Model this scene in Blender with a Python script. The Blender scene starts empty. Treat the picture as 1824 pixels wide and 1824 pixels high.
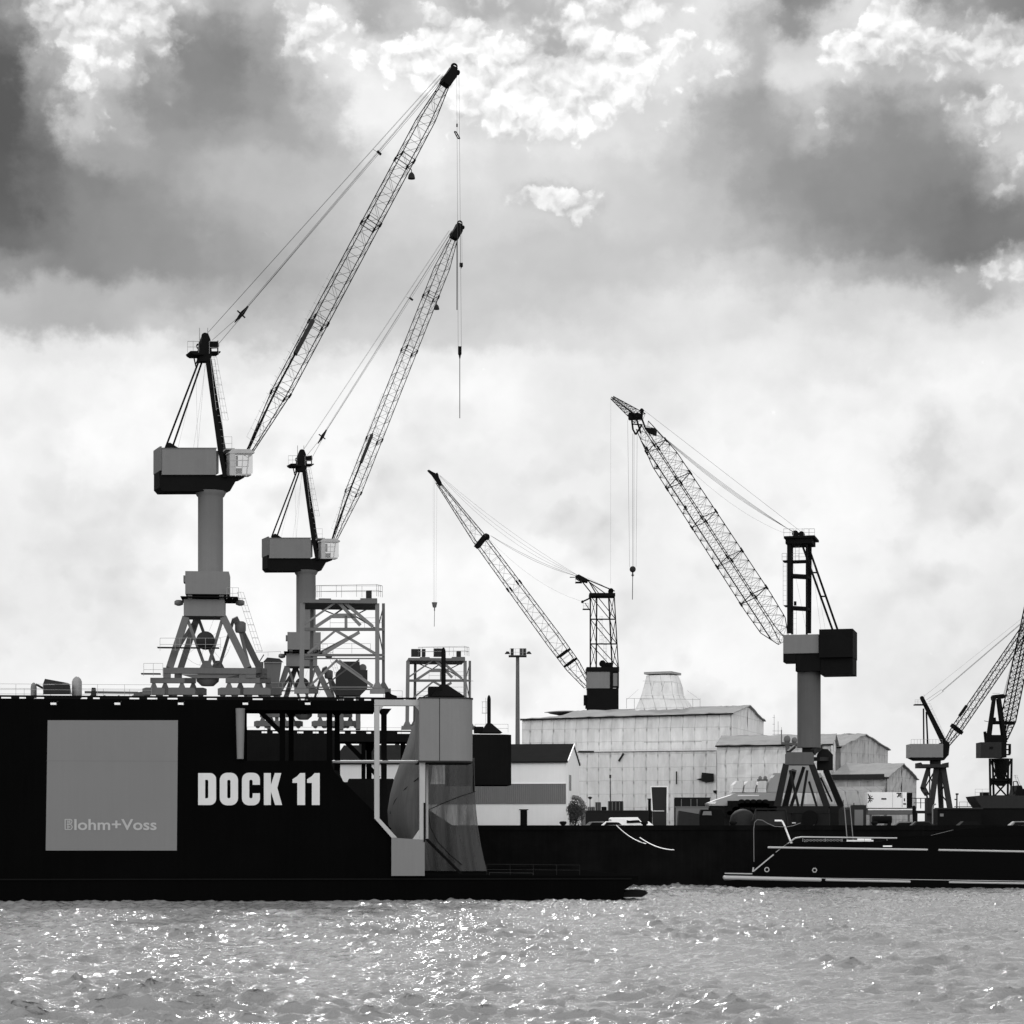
import bpy, bmesh, math, random
import numpy as np
from mathutils import Vector, Matrix
R = math.radians
sc = bpy.context.scene
col = sc.collection

# ------------------------------------------------------------------ camera
# the photograph is 1824 px wide; focal length 4000 of those px, horizon on row 1495
F, CX, HY, CH = 4000.0, 912.0, 1495.0, 5.6
cd = bpy.data.cameras.new('camera')
cam = bpy.data.objects.new('camera', cd)
col.objects.link(cam)
cam.location = (0, 0, CH)
cam.rotation_euler = (R(90), 0, 0)
cd.sensor_width = 36.0
cd.lens = 36.0 * F / 1824.0
cd.shift_y = (HY - 912.0) / 1824.0
cd.clip_start = 1.0
cd.clip_end = 9000.0
sc.camera = cam

# ------------------------------------------------------------------ exposure
sc.view_settings.view_transform = 'Standard'
sc.view_settings.look = 'None'
sc.view_settings.gamma = 1.0
sc.view_settings.exposure = 0.0
sc.render.engine = 'CYCLES'
sc.cycles.use_denoising = True
sc.cycles.max_bounces = 6
sc.cycles.diffuse_bounces = 2
sc.cycles.glossy_bounces = 3
sc.cycles.caustics_reflective = False
sc.cycles.caustics_refractive = False
sc.cycles.sample_clamp_indirect = 4.0
sc.cycles.sample_clamp_direct = 70.0

# ------------------------------------------------------------------ sun
SUN_EL, SUN_AZ = 36.0, -6.0          # elevation; azimuth from +Y, negative = left
sd = bpy.data.lights.new('sun', 'SUN')
sd.energy = 2.6
sd.angle = R(0.5)
sd.color = (1.0, 1.0, 1.0)
sun = bpy.data.objects.new('sun', sd)
col.objects.link(sun)
sv = Vector((math.sin(R(SUN_AZ)) * math.cos(R(SUN_EL)), math.cos(R(SUN_AZ)) * math.cos(R(SUN_EL)), math.sin(R(SUN_EL))))
sun.rotation_euler = sv.to_track_quat('Z', 'Y').to_euler()
sun.location = (0, 0, 120)

# ------------------------------------------------------------------ node helper
class NT:
    def __init__(s, tree):
        s.t = tree
    def _in(s, sock, v):
        if isinstance(v, bpy.types.NodeSocket):
            s.t.links.new(v, sock)
        elif v is not None:
            sock.default_value = v
    def m(s, op, a, b=None, c=None, clamp=False):
        n = s.t.nodes.new('ShaderNodeMath'); n.operation = op; n.use_clamp = clamp
        s._in(n.inputs[0], a)
        if b is not None: s._in(n.inputs[1], b)
        if c is not None: s._in(n.inputs[2], c)
        return n.outputs[0]
    def v(s, op, a, b=None, c=None, scale=None):
        n = s.t.nodes.new('ShaderNodeVectorMath'); n.operation = op
        s._in(n.inputs[0], a)
        if b is not None: s._in(n.inputs[1], b)
        if c is not None: s._in(n.inputs[2], c)
        if scale is not None: s._in(n.inputs['Scale'], scale)
        return n.outputs['Value'] if op in ('DOT_PRODUCT', 'LENGTH') else n.outputs[0]
    def xyz(s, x, y, z):
        n = s.t.nodes.new('ShaderNodeCombineXYZ')
        s._in(n.inputs[0], x); s._in(n.inputs[1], y); s._in(n.inputs[2], z)
        return n.outputs[0]
    def noise(s, vec, scale, detail=4, rough=0.5, lac=2.0, dist=0.0, out='Fac'):
        n = s.t.nodes.new('ShaderNodeTexNoise')
        s._in(n.inputs['Vector'], vec); n.inputs['Scale'].default_value = scale
        n.inputs['Detail'].default_value = detail; n.inputs['Roughness'].default_value = rough
        n.inputs['Lacunarity'].default_value = lac; n.inputs['Distortion'].default_value = dist
        return n.outputs[out]
    def ramp(s, f, stops, interp='LINEAR'):
        n = s.t.nodes.new('ShaderNodeValToRGB')
        cr = n.color_ramp; cr.interpolation = interp
        while len(cr.elements) < len(stops): cr.elements.new(0.5)
        for e, (p, c) in zip(cr.elements, stops):
            e.position = p; e.color = (c, c, c, 1)
        s._in(n.inputs[0], f)
        return n.outputs[0]

# ------------------------------------------------------------------ sky (world)
w = bpy.data.worlds.new('World')
sc.world = w
w.use_nodes = True
wt = w.node_tree
wt.nodes.clear()
n = NT(wt)
geo = wt.nodes.new('ShaderNodeTexCoord').outputs['Generated']
sep = wt.nodes.new('ShaderNodeSeparateXYZ'); wt.links.new(geo, sep.inputs[0])
dx, dy, dz = sep.outputs
az = n.m('ARCTAN2', dx, dy)
hyp = n.m('SQRT', n.m('ADD', n.m('MULTIPLY', dx, dx), n.m('MULTIPLY_ADD', dy, dy, 1e-4)))
tz = n.m('DIVIDE', n.m('MAXIMUM', dz, 0.0), hyp)
tz = n.m('MINIMUM', tz, 1.6)
S = n.m('MULTIPLY_ADD', az, 40.0, 9.12)
T = n.m('MULTIPLY_ADD', tz, -40.0, 14.95)
P = n.xyz(S, T, 0.0)
w1 = n.v('SUBTRACT', n.noise(P, 0.45, 3, 0.55, out='Color'), (0.5, 0.5, 0.5))
w2 = n.v('SUBTRACT', n.noise(P, 1.6, 7, 0.62, out='Color'), (0.5, 0.5, 0.5))
Pw = n.v('MULTIPLY_ADD', w1, (0.7, 0.7, 0.0), P)                   # ragged warp for the white heaps
Pw = n.v('MULTIPLY_ADD', w2, (1.1, 0.95, 0.0), Pw)
def blobs(pt, items):
    acc = None
    for (a, b, ra, rb, amt) in items:
        q = n.v('MULTIPLY_ADD', pt, (1 / ra, 1 / rb, 0), (-a / ra, -b / rb, 0))
        d = n.v('DOT_PRODUCT', q, q)
        e = n.m('EXPONENT', n.m('MULTIPLY_ADD', d, -1.0, math.log(abs(amt))))
        acc = e if acc is None else n.m('ADD' if amt > 0 else 'SUBTRACT', acc, e)
    return acc
# how bright the cloud cover is, row by row of elevation, every 50 px of azimuth (display values 0-255)
X50 = list(range(0, 1801, 50))
SKY = {
 -60: [120,190,225,230,215,225,230,225,190,190,225,235,225,180,180,225,205,195,195,190,215,220,225,225,230,238,235,215,140,145,215,235,235,150,140,130,125],
 0: [105,190,235,235,200,225,235,215,175,185,235,240,225,180,175,235,200,190,190,190,225,225,230,230,235,245,240,215,130,140,235,235,245,150,140,130,125],
 50: [95,210,225,230,235,230,200,160,145,155,230,235,245,180,200,250,205,245,240,175,240,225,245,240,245,240,230,165,150,225,240,240,235,230,165,145,135],
 100: [90,145,230,240,225,235,190,135,130,145,210,235,240,250,250,250,250,245,245,200,190,240,250,248,250,248,240,160,225,235,230,225,215,220,225,215,215],
 150: [85,95,190,240,235,190,155,135,132,140,180,215,230,252,252,250,250,250,250,245,235,235,240,245,250,235,195,185,235,238,235,225,190,215,225,225,230],
 200: [80,90,150,225,200,155,145,140,140,150,162,178,205,245,250,250,248,240,248,250,250,245,240,240,235,195,160,160,190,215,185,160,150,190,165,215,225],
 250: [80,90,128,215,195,160,155,157,162,168,168,173,190,225,242,245,245,235,230,235,235,230,235,225,210,190,170,160,165,200,160,140,140,160,215,225,210],
 300: [80,90,112,170,170,157,162,172,182,188,188,188,198,213,225,230,230,225,220,223,222,218,212,210,203,188,177,160,150,150,145,140,140,140,155,215,215],
 350: [85,96,116,132,142,147,157,172,182,188,190,193,198,206,213,218,220,218,222,226,224,218,210,206,203,198,182,160,150,143,143,140,135,133,130,160,190],
 400: [90,102,122,137,142,147,152,162,172,178,183,188,196,203,210,213,213,213,213,213,216,214,208,206,203,198,187,171,156,145,140,135,130,125,117,115,135],
 450: [102,117,127,137,142,147,147,152,162,168,176,183,188,198,203,206,206,206,203,203,203,201,198,198,198,198,193,182,171,161,151,143,135,127,120,125,130],
 500: [160,143,136,138,143,147,147,152,159,165,173,180,188,194,198,201,201,201,201,201,201,201,203,206,208,218,213,203,198,203,188,176,160,160,180,215,215],
 550: [192,187,182,182,187,187,182,177,178,182,188,192,195,200,203,205,205,205,205,207,208,212,215,220,225,235,225,225,213,225,213,213,213,208,176,182,225],
 600: [190,185,180,178,182,192,207,202,197,202,207,207,207,208,210,212,212,214,217,221,225,225,225,225,228,236,230,225,235,225,215,220,225,230,225,230,230],
 650: [237,235,235,235,235,236,237,236,235,235,235,234,234,236,238,240,241,243,243,242,239,238,237,236,236,238,241,239,236,231,230,234,236,237,237,237,236],
 700: [241,243,245,246,247,248,248,248,248,248,249,249,248,246,246,247,248,248,247,243,237,236,236,236,239,243,246,245,244,242,242,244,246,246,246,244,241],
 800: [243,242,241,250,251,248,249,250,251,250,249,248,246,242,239,240,241,242,243,241,238,237,237,238,241,244,247,248,247,247,247,245,240,214,234,240,240],
 900: [240,235,239,245,241,236,246,249,250,250,250,250,248,246,241,239,238,238,237,236,235,235,235,237,240,244,246,247,247,248,248,247,244,222,228,238,238],
 1000: [238,240,226,223,225,233,247,249,250,250,250,250,250,249,248,248,248,248,248,247,246,244,243,243,244,245,247,247,247,246,245,244,243,241,240,236,232],
 1100: [236,234,232,234,238,243,247,249,249,249,249,249,249,249,248,248,248,247,247,246,246,245,245,245,245,245,246,246,246,246,245,242,239,237,236,232,228],
 1220: [240,241,242,243,245,246,247,248,248,248,248,248,248,248,248,247,247,247,247,247,247,246,246,246,246,245,245,244,243,242,241,239,237,235,233,229,225],
 1450: [238,239,240,241,242,243,244,245,245,245,245,245,245,245,245,245,245,245,245,245,245,244,243,243,242,242,241,240,239,238,237,236,234,232,230,226,222]}
def lin(v):
    v = v / 255.0
    return v / 12.92 if v <= .04045 else ((v + .055) / 1.055) ** 2.4
Px = n.v('MULTIPLY_ADD', w1, (1.3, 1.15, 0.0), P)
Px = n.v('MULTIPLY_ADD', w2, (1.15, 0.95, 0.0), Px)
sx = wt.nodes.new('ShaderNodeSeparateXYZ'); wt.links.new(Px, sx.inputs[0])
fS = n.m('MULTIPLY_ADD', sx.outputs[0], 1 / 20.0, 1 / 20.0, clamp=True)      # s -1..19
acc = None; pk = None
for key in sorted(SKY):
    st = []
    for q_ in range(31):
        xx = -30 + 1860 * q_ / 30
        st.append(((xx / 100 + 1) / 20, lin(float(np.interp(xx, X50, SKY[key])))))
    r_ = n.ramp(fS, st, 'EASE')
    if acc is None: acc = r_
    else:
        mr = wt.nodes.new('ShaderNodeMapRange'); mr.interpolation_type = 'SMOOTHSTEP'
        wt.links.new(sx.outputs[1], mr.inputs['Value']); mr.inputs['From Min'].default_value = pk / 100; mr.inputs['From Max'].default_value = key / 100
        acc = n.m('ADD', n.m('MULTIPLY', acc, n.m('SUBTRACT', 1.0, mr.outputs[0])), n.m('MULTIPLY', r_, mr.outputs[0]))
    pk = key
soft = n.m('SUBTRACT', n.noise(P, 0.55, 4, 0.5, dist=0.4), 0.5)
fbl = n.m('SUBTRACT', n.noise(P, 1.5, 7, 0.6, dist=0.25), 0.5)
inner = n.m('MULTIPLY', acc, n.m('MULTIPLY_ADD', fbl, 0.13, n.m('MULTIPLY_ADD', soft, 0.16, 0.985)))
# beyond the measured part: broken cloud overhead and all round, its unseen part behind the viewer brightened as added fill for camera-facing sides
over = n.m('MULTIPLY_ADD', T, -0.10, -0.05, clamp=True)
dep = n.m('ADD', n.m('MULTIPLY_ADD', soft, 0.9, 0.12), n.m('MULTIPLY', over, n.m('MULTIPLY_ADD', soft, 2.4, 0.35)))
gain = n.m('MULTIPLY_ADD', n.m('MULTIPLY_ADD', dy, -1.0, 0.25, clamp=True), 1.35, 0.95)
outer = n.m('MULTIPLY', n.m('EXPONENT', n.m('MULTIPLY', n.m('MAXIMUM', dep, -0.02), -1.0)), gain)
mo = n.m('MAXIMUM', n.m('MULTIPLY_ADD', n.m('ABSOLUTE', n.m('SUBTRACT', S, 9.12)), 0.25, -2.45, clamp=True), n.m('MULTIPLY_ADD', T, -0.5, -0.4, clamp=True))
base = n.m('ADD', n.m('MULTIPLY', inner, n.m('SUBTRACT', 1.0, mo)), n.m('MULTIPLY', outer, mo))
# white heaped clouds with ragged sunlit edges
HEAP = [
 (.7, .3, .55, .5, .9), (1.4, .95, .7, .6, .9), (2.6, .6, .7, .55, .8), (1.5, 1.8, .42, .7, .6), (1.95, 2.6, .32, .35, .45), (2.2, 0, .9, .4, .7),
 (5.5, .4, .65, .65, .8), (7.1, .95, .8, .45, .9), (8.2, .5, .6, .5, .8), (8.4, 1.35, 1.2, .7, 1.0), (9.6, 1.5, .9, .8, .9), (10.9, 1.0, 1.1, .6, 1.0),
 (10.9, .05, 1.7, .35, .8), (11.3, 1.8, .8, .55, .7), (9.4, 2.15, 1.3, .35, .5), (10.2, .5, .3, .17, .7), (12.3, .85, .6, .3, .5),
 (15.3, 1.0, 1.0, .65, .95), (16.0, .35, .6, .5, .9), (17.0, 1.2, .9, .55, .85), (18.0, 1.15, .6, .45, .8), (17.5, 2.4, .7, .42, .85),
 (18.0, 3.5, .45, .42, .7), (14.6, 2.35, .32, .26, .55), (9.55, 3.45, .38, .22, .8), (10.0, 3.6, .5, .25, .8), (10.4, 3.9, .3, .25, .6),
 (17.8, 4.95, .9, .40, .75), (3.2, .9, .35, .5, .5), (5.3, 1.1, .4, .5, .5), (2.6, 1.6, .4, .5, .45), (12.9, 1.4, .5, .3, .4),
]
hp = blobs(Pw, HEAP)
def billow(pt, sc_):
    v = wt.nodes.new('ShaderNodeTexVoronoi'); v.voronoi_dimensions = '2D'; v.feature = 'SMOOTH_F1'
    v.inputs['Scale'].default_value = sc_; v.inputs['Detail'].default_value = 2.0; v.inputs['Roughness'].default_value = 0.40
    v.inputs['Lacunarity'].default_value = 2.3; v.inputs['Smoothness'].default_value = 0.35
    wt.links.new(pt, v.inputs['Vector']); return v.outputs['Distance']
Pv = n.v('MULTIPLY_ADD', w2, (0.6, 0.55, 0.0), P)
Pb = n.v('ADD', Pv, (-.03, -.14, 0))
b1 = billow(Pv, 1.9); b2 = billow(Pb, 1.9)
hf = n.m('ADD', hp, n.m('ADD', n.m('MULTIPLY', fbl, 0.38), n.m('MULTIPLY_ADD', b1, -0.85, 0.37)))
mr = wt.nodes.new('ShaderNodeMapRange'); mr.interpolation_type = 'SMOOTHSTEP'
wt.links.new(hf, mr.inputs['Value']); mr.inputs['From Min'].default_value = 0.20; mr.inputs['From Max'].default_value = 0.64
hm = mr.outputs[0]
rel = n.m('SUBTRACT', b2, b1)
hq = n.m('MINIMUM', hp, 1.0)
v_in = n.m('MULTIPLY', n.m('MINIMUM', n.m('MULTIPLY_ADD', base, 1.05, 0.04), 0.98), n.m('MULTIPLY_ADD', rel, 0.60, n.m('MULTIPLY_ADD', soft, 0.35, 0.96)))
# faint heaped relief in the pale lower sky
Pl = n.v('ADD', n.v('MULTIPLY_ADD', w2, (0.5, 0.5, 0.0), P), (3.7, 1.9, 0.0))
bl1 = billow(Pl, 0.50); bl2 = billow(n.v('ADD', Pl, (-.05, -.30, 0)), 0.50)
lowm = n.m('MULTIPLY', n.m('MULTIPLY_ADD', T, 0.35, -1.9, clamp=True), n.m('MULTIPLY_ADD', soft, 3.0, 0.75, clamp=True))
lsh = n.m('MULTIPLY', n.m('MINIMUM', n.m('ADD', n.m('SUBTRACT', bl2, bl1), n.m('MULTIPLY_ADD', bl1, 0.5, -0.28)), 0.05), n.m('MULTIPLY', lowm, 0.62))
base = n.m('MULTIPLY', base, n.m('ADD', lsh, 1.0))
v_out = n.m('MULTIPLY', base, n.m('MULTIPLY_ADD', hq, -0.30, 1.0))
cloud = n.m('ADD', n.m('MULTIPLY', v_out, n.m('SUBTRACT', 1.0, hm)), n.m('MULTIPLY', v_in, hm))
cloud = n.m('MAXIMUM', cloud, 0.03)
# the air under the clear gaps is the daylight sky itself, seen without colour
sky = wt.nodes.new('ShaderNodeTexSky')
sky.sky_type = 'NISHITA'; sky.sun_disc = False
sky.sun_elevation = R(SUN_EL); sky.sun_rotation = R(SUN_AZ)
bw = wt.nodes.new('ShaderNodeRGBToBW'); wt.links.new(sky.outputs[0], bw.inputs[0])
skyv = n.m('MINIMUM', bw.outputs[0], 6.0)
val = n.m('MULTIPLY_ADD', skyv, 0.02, n.m('MULTIPLY', cloud, 9.9))
bg = wt.nodes.new('ShaderNodeBackground'); bg.inputs['Strength'].default_value = 0.1
wt.links.new(val, bg.inputs['Color'])
wo = wt.nodes.new('ShaderNodeOutputWorld'); wt.links.new(bg.outputs[0], wo.inputs[0])
w.cycles.sampling_method = 'MANUAL'; w.cycles.sample_map_resolution = 512

# ------------------------------------------------------------------ materials
def mat(name, base, rough=0.6, spec=0.3, metal=0.0, var=0.15, scale=0.6, streak=0.0, bump=0.0, bscale=8.0, fine=0.0):
    m = bpy.data.materials.new(name); m.use_nodes = True
    t = m.node_tree; b = t.nodes['Principled BSDF']; k = NT(t)
    b.inputs['Roughness'].default_value = rough
    b.inputs['Specular IOR Level'].default_value = spec
    b.inputs['Metallic'].default_value = metal
    tc = t.nodes.new('ShaderNodeTexCoord').outputs['Object']
    f = k.noise(tc, scale, 6, 0.65)
    v = k.m('MULTIPLY_ADD', f, 2 * var, 1 - var)
    if streak:
        st = k.noise(k.v('MULTIPLY', tc, (3.0, 3.0, 0.12)), 1.0, 5, 0.7)
        st = k.m('MULTIPLY_ADD', k.m('SUBTRACT', st, 0.5), -2 * streak, 1.0)
        v = k.m('MULTIPLY', v, st)
    if fine:
        fn = k.noise(tc, 9.0, 3, 0.7)
        v = k.m('MULTIPLY', v, k.m('MULTIPLY_ADD', fn, 2 * fine, 1 - fine))
    v = k.m('MULTIPLY', v, base)
    c = t.nodes.new('ShaderNodeCombineColor')
    for i in range(3): t.links.new(v, c.inputs[i])
    t.links.new(c.outputs[0], b.inputs['Base Color'])
    if bump:
        bn = t.nodes.new('ShaderNodeBump'); bn.inputs['Strength'].default_value = bump; bn.inputs['Distance'].default_value = 0.05
        t.links.new(k.noise(tc, bscale, 4, 0.6), bn.inputs['Height'])
        t.links.new(bn.outputs[0], b.inputs['Normal'])
    return m

M = {}
M['hull'] = mat('hull_black_paint', 0.0028, 0.9, 0.0, var=0.35, scale=0.15, streak=0.25)
M['hull2'] = mat('inner_dock_steel', 0.008, 0.9, 0.0, var=0.4, scale=0.25, streak=0.3)
M['black'] = mat('black_steel', 0.006, 0.8, 0.05, var=0.3)
M['rope'] = mat('wire_rope', 0.05, 0.6, 0.2)
M['faint'] = mat('galvanised_rail', 0.26, 0.5, 0.4)
M['grey'] = mat('grey_machine_paint', 0.15, 0.6, 0.2, var=0.12, scale=0.4, streak=0.12, fine=0.06)
M['grey2'] = mat('portal_grey_paint', 0.105, 0.65, 0.2, var=0.15, scale=0.5, streak=0.15, fine=0.08)
M['dgrey'] = mat('dark_grey_paint', 0.024, 0.75, 0.1, var=0.2, scale=0.5, streak=0.2)
M['lgrey'] = mat('box_grey_paint', 0.17, 0.6, 0.2, var=0.08, scale=0.3, streak=0.10)
M['frame'] = mat('frame_grey_paint', 0.36, 0.6, 0.2, var=0.10, scale=0.5, streak=0.15)
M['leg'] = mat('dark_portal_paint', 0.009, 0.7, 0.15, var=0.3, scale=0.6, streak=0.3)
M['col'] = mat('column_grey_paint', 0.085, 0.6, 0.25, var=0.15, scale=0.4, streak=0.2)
M['pale'] = mat('pale_yacht_paint', 0.34, 0.4, 0.3, var=0.06)
M['white'] = mat('white_paint', 0.86, 0.5, 0.3, var=0.06, streak=0.05)
M['sign'] = mat('sign_grey_paint', 0.17, 0.7, 0.1, var=0.08, scale=0.12, streak=0.05)
M['signtext'] = mat('sign_letter_paint', 0.37, 0.7, 0.1, var=0.08)
M['letter'] = mat('white_letter_paint', 0.57, 0.7, 0.1, var=0.08, streak=0.08)
M['corr'] = mat('corrugated_grey', 0.17, 0.6, 0.2, var=0.1, streak=0.12)
M['roof'] = mat('dark_roof', 0.02, 0.95, 0.0, var=0.2)
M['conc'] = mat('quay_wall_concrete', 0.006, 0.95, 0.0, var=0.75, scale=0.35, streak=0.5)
M['rubber'] = mat('rubber', 0.010, 0.9, 0.0)
M['chrome'] = mat('bright_trim', 0.40, 0.35, 0.5, var=0.05)
M['gelcoat'] = mat('black_gelcoat', 0.0015, 0.5, 0.03, var=0.1)
M['ship'] = mat('ship_primer', 0.10, 0.7, 0.1, var=0.35, scale=0.25, streak=0.4)
# ------------------------------------------------------------------ water
def build_water():
    xs = np.concatenate([[-3000, -1200, -500, -250, -140, -90], np.arange(-62, 62.01, 0.17), [90, 140, 250, 500, 1200, 3000]])
    ys = [-1500.0, -500, -120, 0, 30, 45]
    y = 56.0
    while y < 275:
        ys.append(y); y += 0.13 + (y - 56) * 0.0022
    ys = np.array(ys + [285, 320])
    X, Y = np.meshgrid(xs, ys)
    rng = np.random.RandomState(7)
    H = np.zeros_like(X); DX = np.zeros_like(X); DY = np.zeros_like(X)
    for i in range(120):
        lam = 0.5 * (9.0) ** rng.rand()
        th = R(262) + rng.randn() * 0.5
        k = 2 * math.pi / lam
        a = 0.0150 * lam / (1 + (lam / 2.0) ** 2) * (0.6 + 0.8 * rng.rand()) * 0.95
        ph = rng.rand() * 6.283
        kx, ky = k * math.cos(th), k * math.sin(th)
        arg = kx * X + ky * Y + ph
        H += a * np.cos(arg)
        DX -= a * 0.8 * math.cos(th) * np.sin(arg); DY -= a * 0.8 * math.sin(th) * np.sin(arg)
    # gusts: patches of rougher and calmer water
    g = np.zeros_like(X)
    for i in range(14):
        lam = 9 + 40 * rng.rand(); th = rng.rand() * 6.28
        g += np.cos(2 * math.pi / lam * (math.cos(th) * X + 0.6 * math.sin(th) * Y) + rng.rand() * 6.28)
    g = 0.95 + 0.10 * g
    g = np.clip(g, 0.5, 1.5)
    fade = np.clip((64 - np.abs(X)) / 6, 0, 1) * np.clip((Y - 50) / 6, 0, 1) * np.clip((285 - Y) / 10, 0, 1)
    Z = H * g * fade; X2 = X + DX * g * fade; Y2 = Y + DY * g * fade
    nr, nc = X.shape
    co = np.stack([X2, Y2, Z], -1).reshape(-1, 3).astype(np.float32)
    idx = np.arange(nr * nc).reshape(nr, nc)
    f = np.stack([idx[:-1, :-1], idx[:-1, 1:], idx[1:, 1:], idx[1:, :-1]], -1).reshape(-1, 4)
    me = bpy.data.meshes.new('water')
    me.vertices.add(len(co)); me.vertices.foreach_set('co', co.ravel())
    me.loops.add(f.size); me.loops.foreach_set('vertex_index', f.ravel().astype(np.int32))
    me.polygons.add(len(f)); me.polygons.foreach_set('loop_start', np.arange(0, f.size, 4, dtype=np.int32))
    me.polygons.foreach_set('use_smooth', np.ones(len(f), dtype=bool))
    me.update(); me.validate()
    m = bpy.data.materials.new('river_water'); m.use_nodes = True
    t = m.node_tree; b = t.nodes['Principled BSDF']; k = NT(t)
    b.inputs['Base Color'].default_value = (0.23, 0.23, 0.23, 1)
    b.inputs['Roughness'].default_value = 0.05
    b.inputs['IOR'].default_value = 1.33
    tc = t.nodes.new('ShaderNodeTexCoord').outputs['Object']
    n1 = k.noise(k.v('MULTIPLY', tc, (0.55, 1.0, 1.0)), 4.2, 4, 0.62, dist=0.6)
    n2 = k.noise(tc, 0.45, 3, 0.5)
    patch = k.m('MULTIPLY_ADD', k.noise(tc, 0.16, 4, 0.6), 3.2, -0.75)
    h = k.m('MULTIPLY', k.m('ADD', n1, k.m('MULTIPLY', n2, 0.8)), k.m('MINIMUM', k.m('MAXIMUM', patch, 0.60), 1.15))
    bn = t.nodes.new('ShaderNodeBump'); bn.inputs['Strength'].default_value = 1.0; bn.inputs['Distance'].default_value = 0.12
    t.links.new(h, bn.inputs['Height']); t.links.new(bn.outputs[0], b.inputs['Normal'])
    me.materials.append(m)
    o = bpy.data.objects.new('water', me); col.objects.link(o); o['kind'] = 'structure'
build_water()
# ------------------------------------------------------------------ geometry helpers
class Fr:
    """A placed, turned frame. at(px, row, v) = local point seen on that pixel, v metres behind the frame's own plane."""
    def __init__(s, px, Y, yaw=0.0, z=0.0):
        s.o = np.array([(px - CX) * Y / F, Y]); s.z = z; s.yaw = R(yaw)
        s.d = np.array([math.cos(s.yaw), math.sin(s.yaw)]); s.n = np.array([-math.sin(s.yaw), math.cos(s.yaw)])
    def at(s, px, py, v=0.0):
        a = np.array([(px - CX) / F, 1.0])
        t = (v + s.n @ s.o) / (s.n @ a)
        p = a * t - s.o
        return Vector((float(s.d @ p), v, CH + (HY - py) / F * t - s.z))
    def zrow(s, u, v, py):
        Yw = s.o[1] + u * s.d[1] + v * s.n[1]
        return CH + (HY - py) / F * Yw - s.z
    def place(s, o):
        o.location = (s.o[0], s.o[1], s.z); o.rotation_euler = (0, 0, s.yaw)

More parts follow.
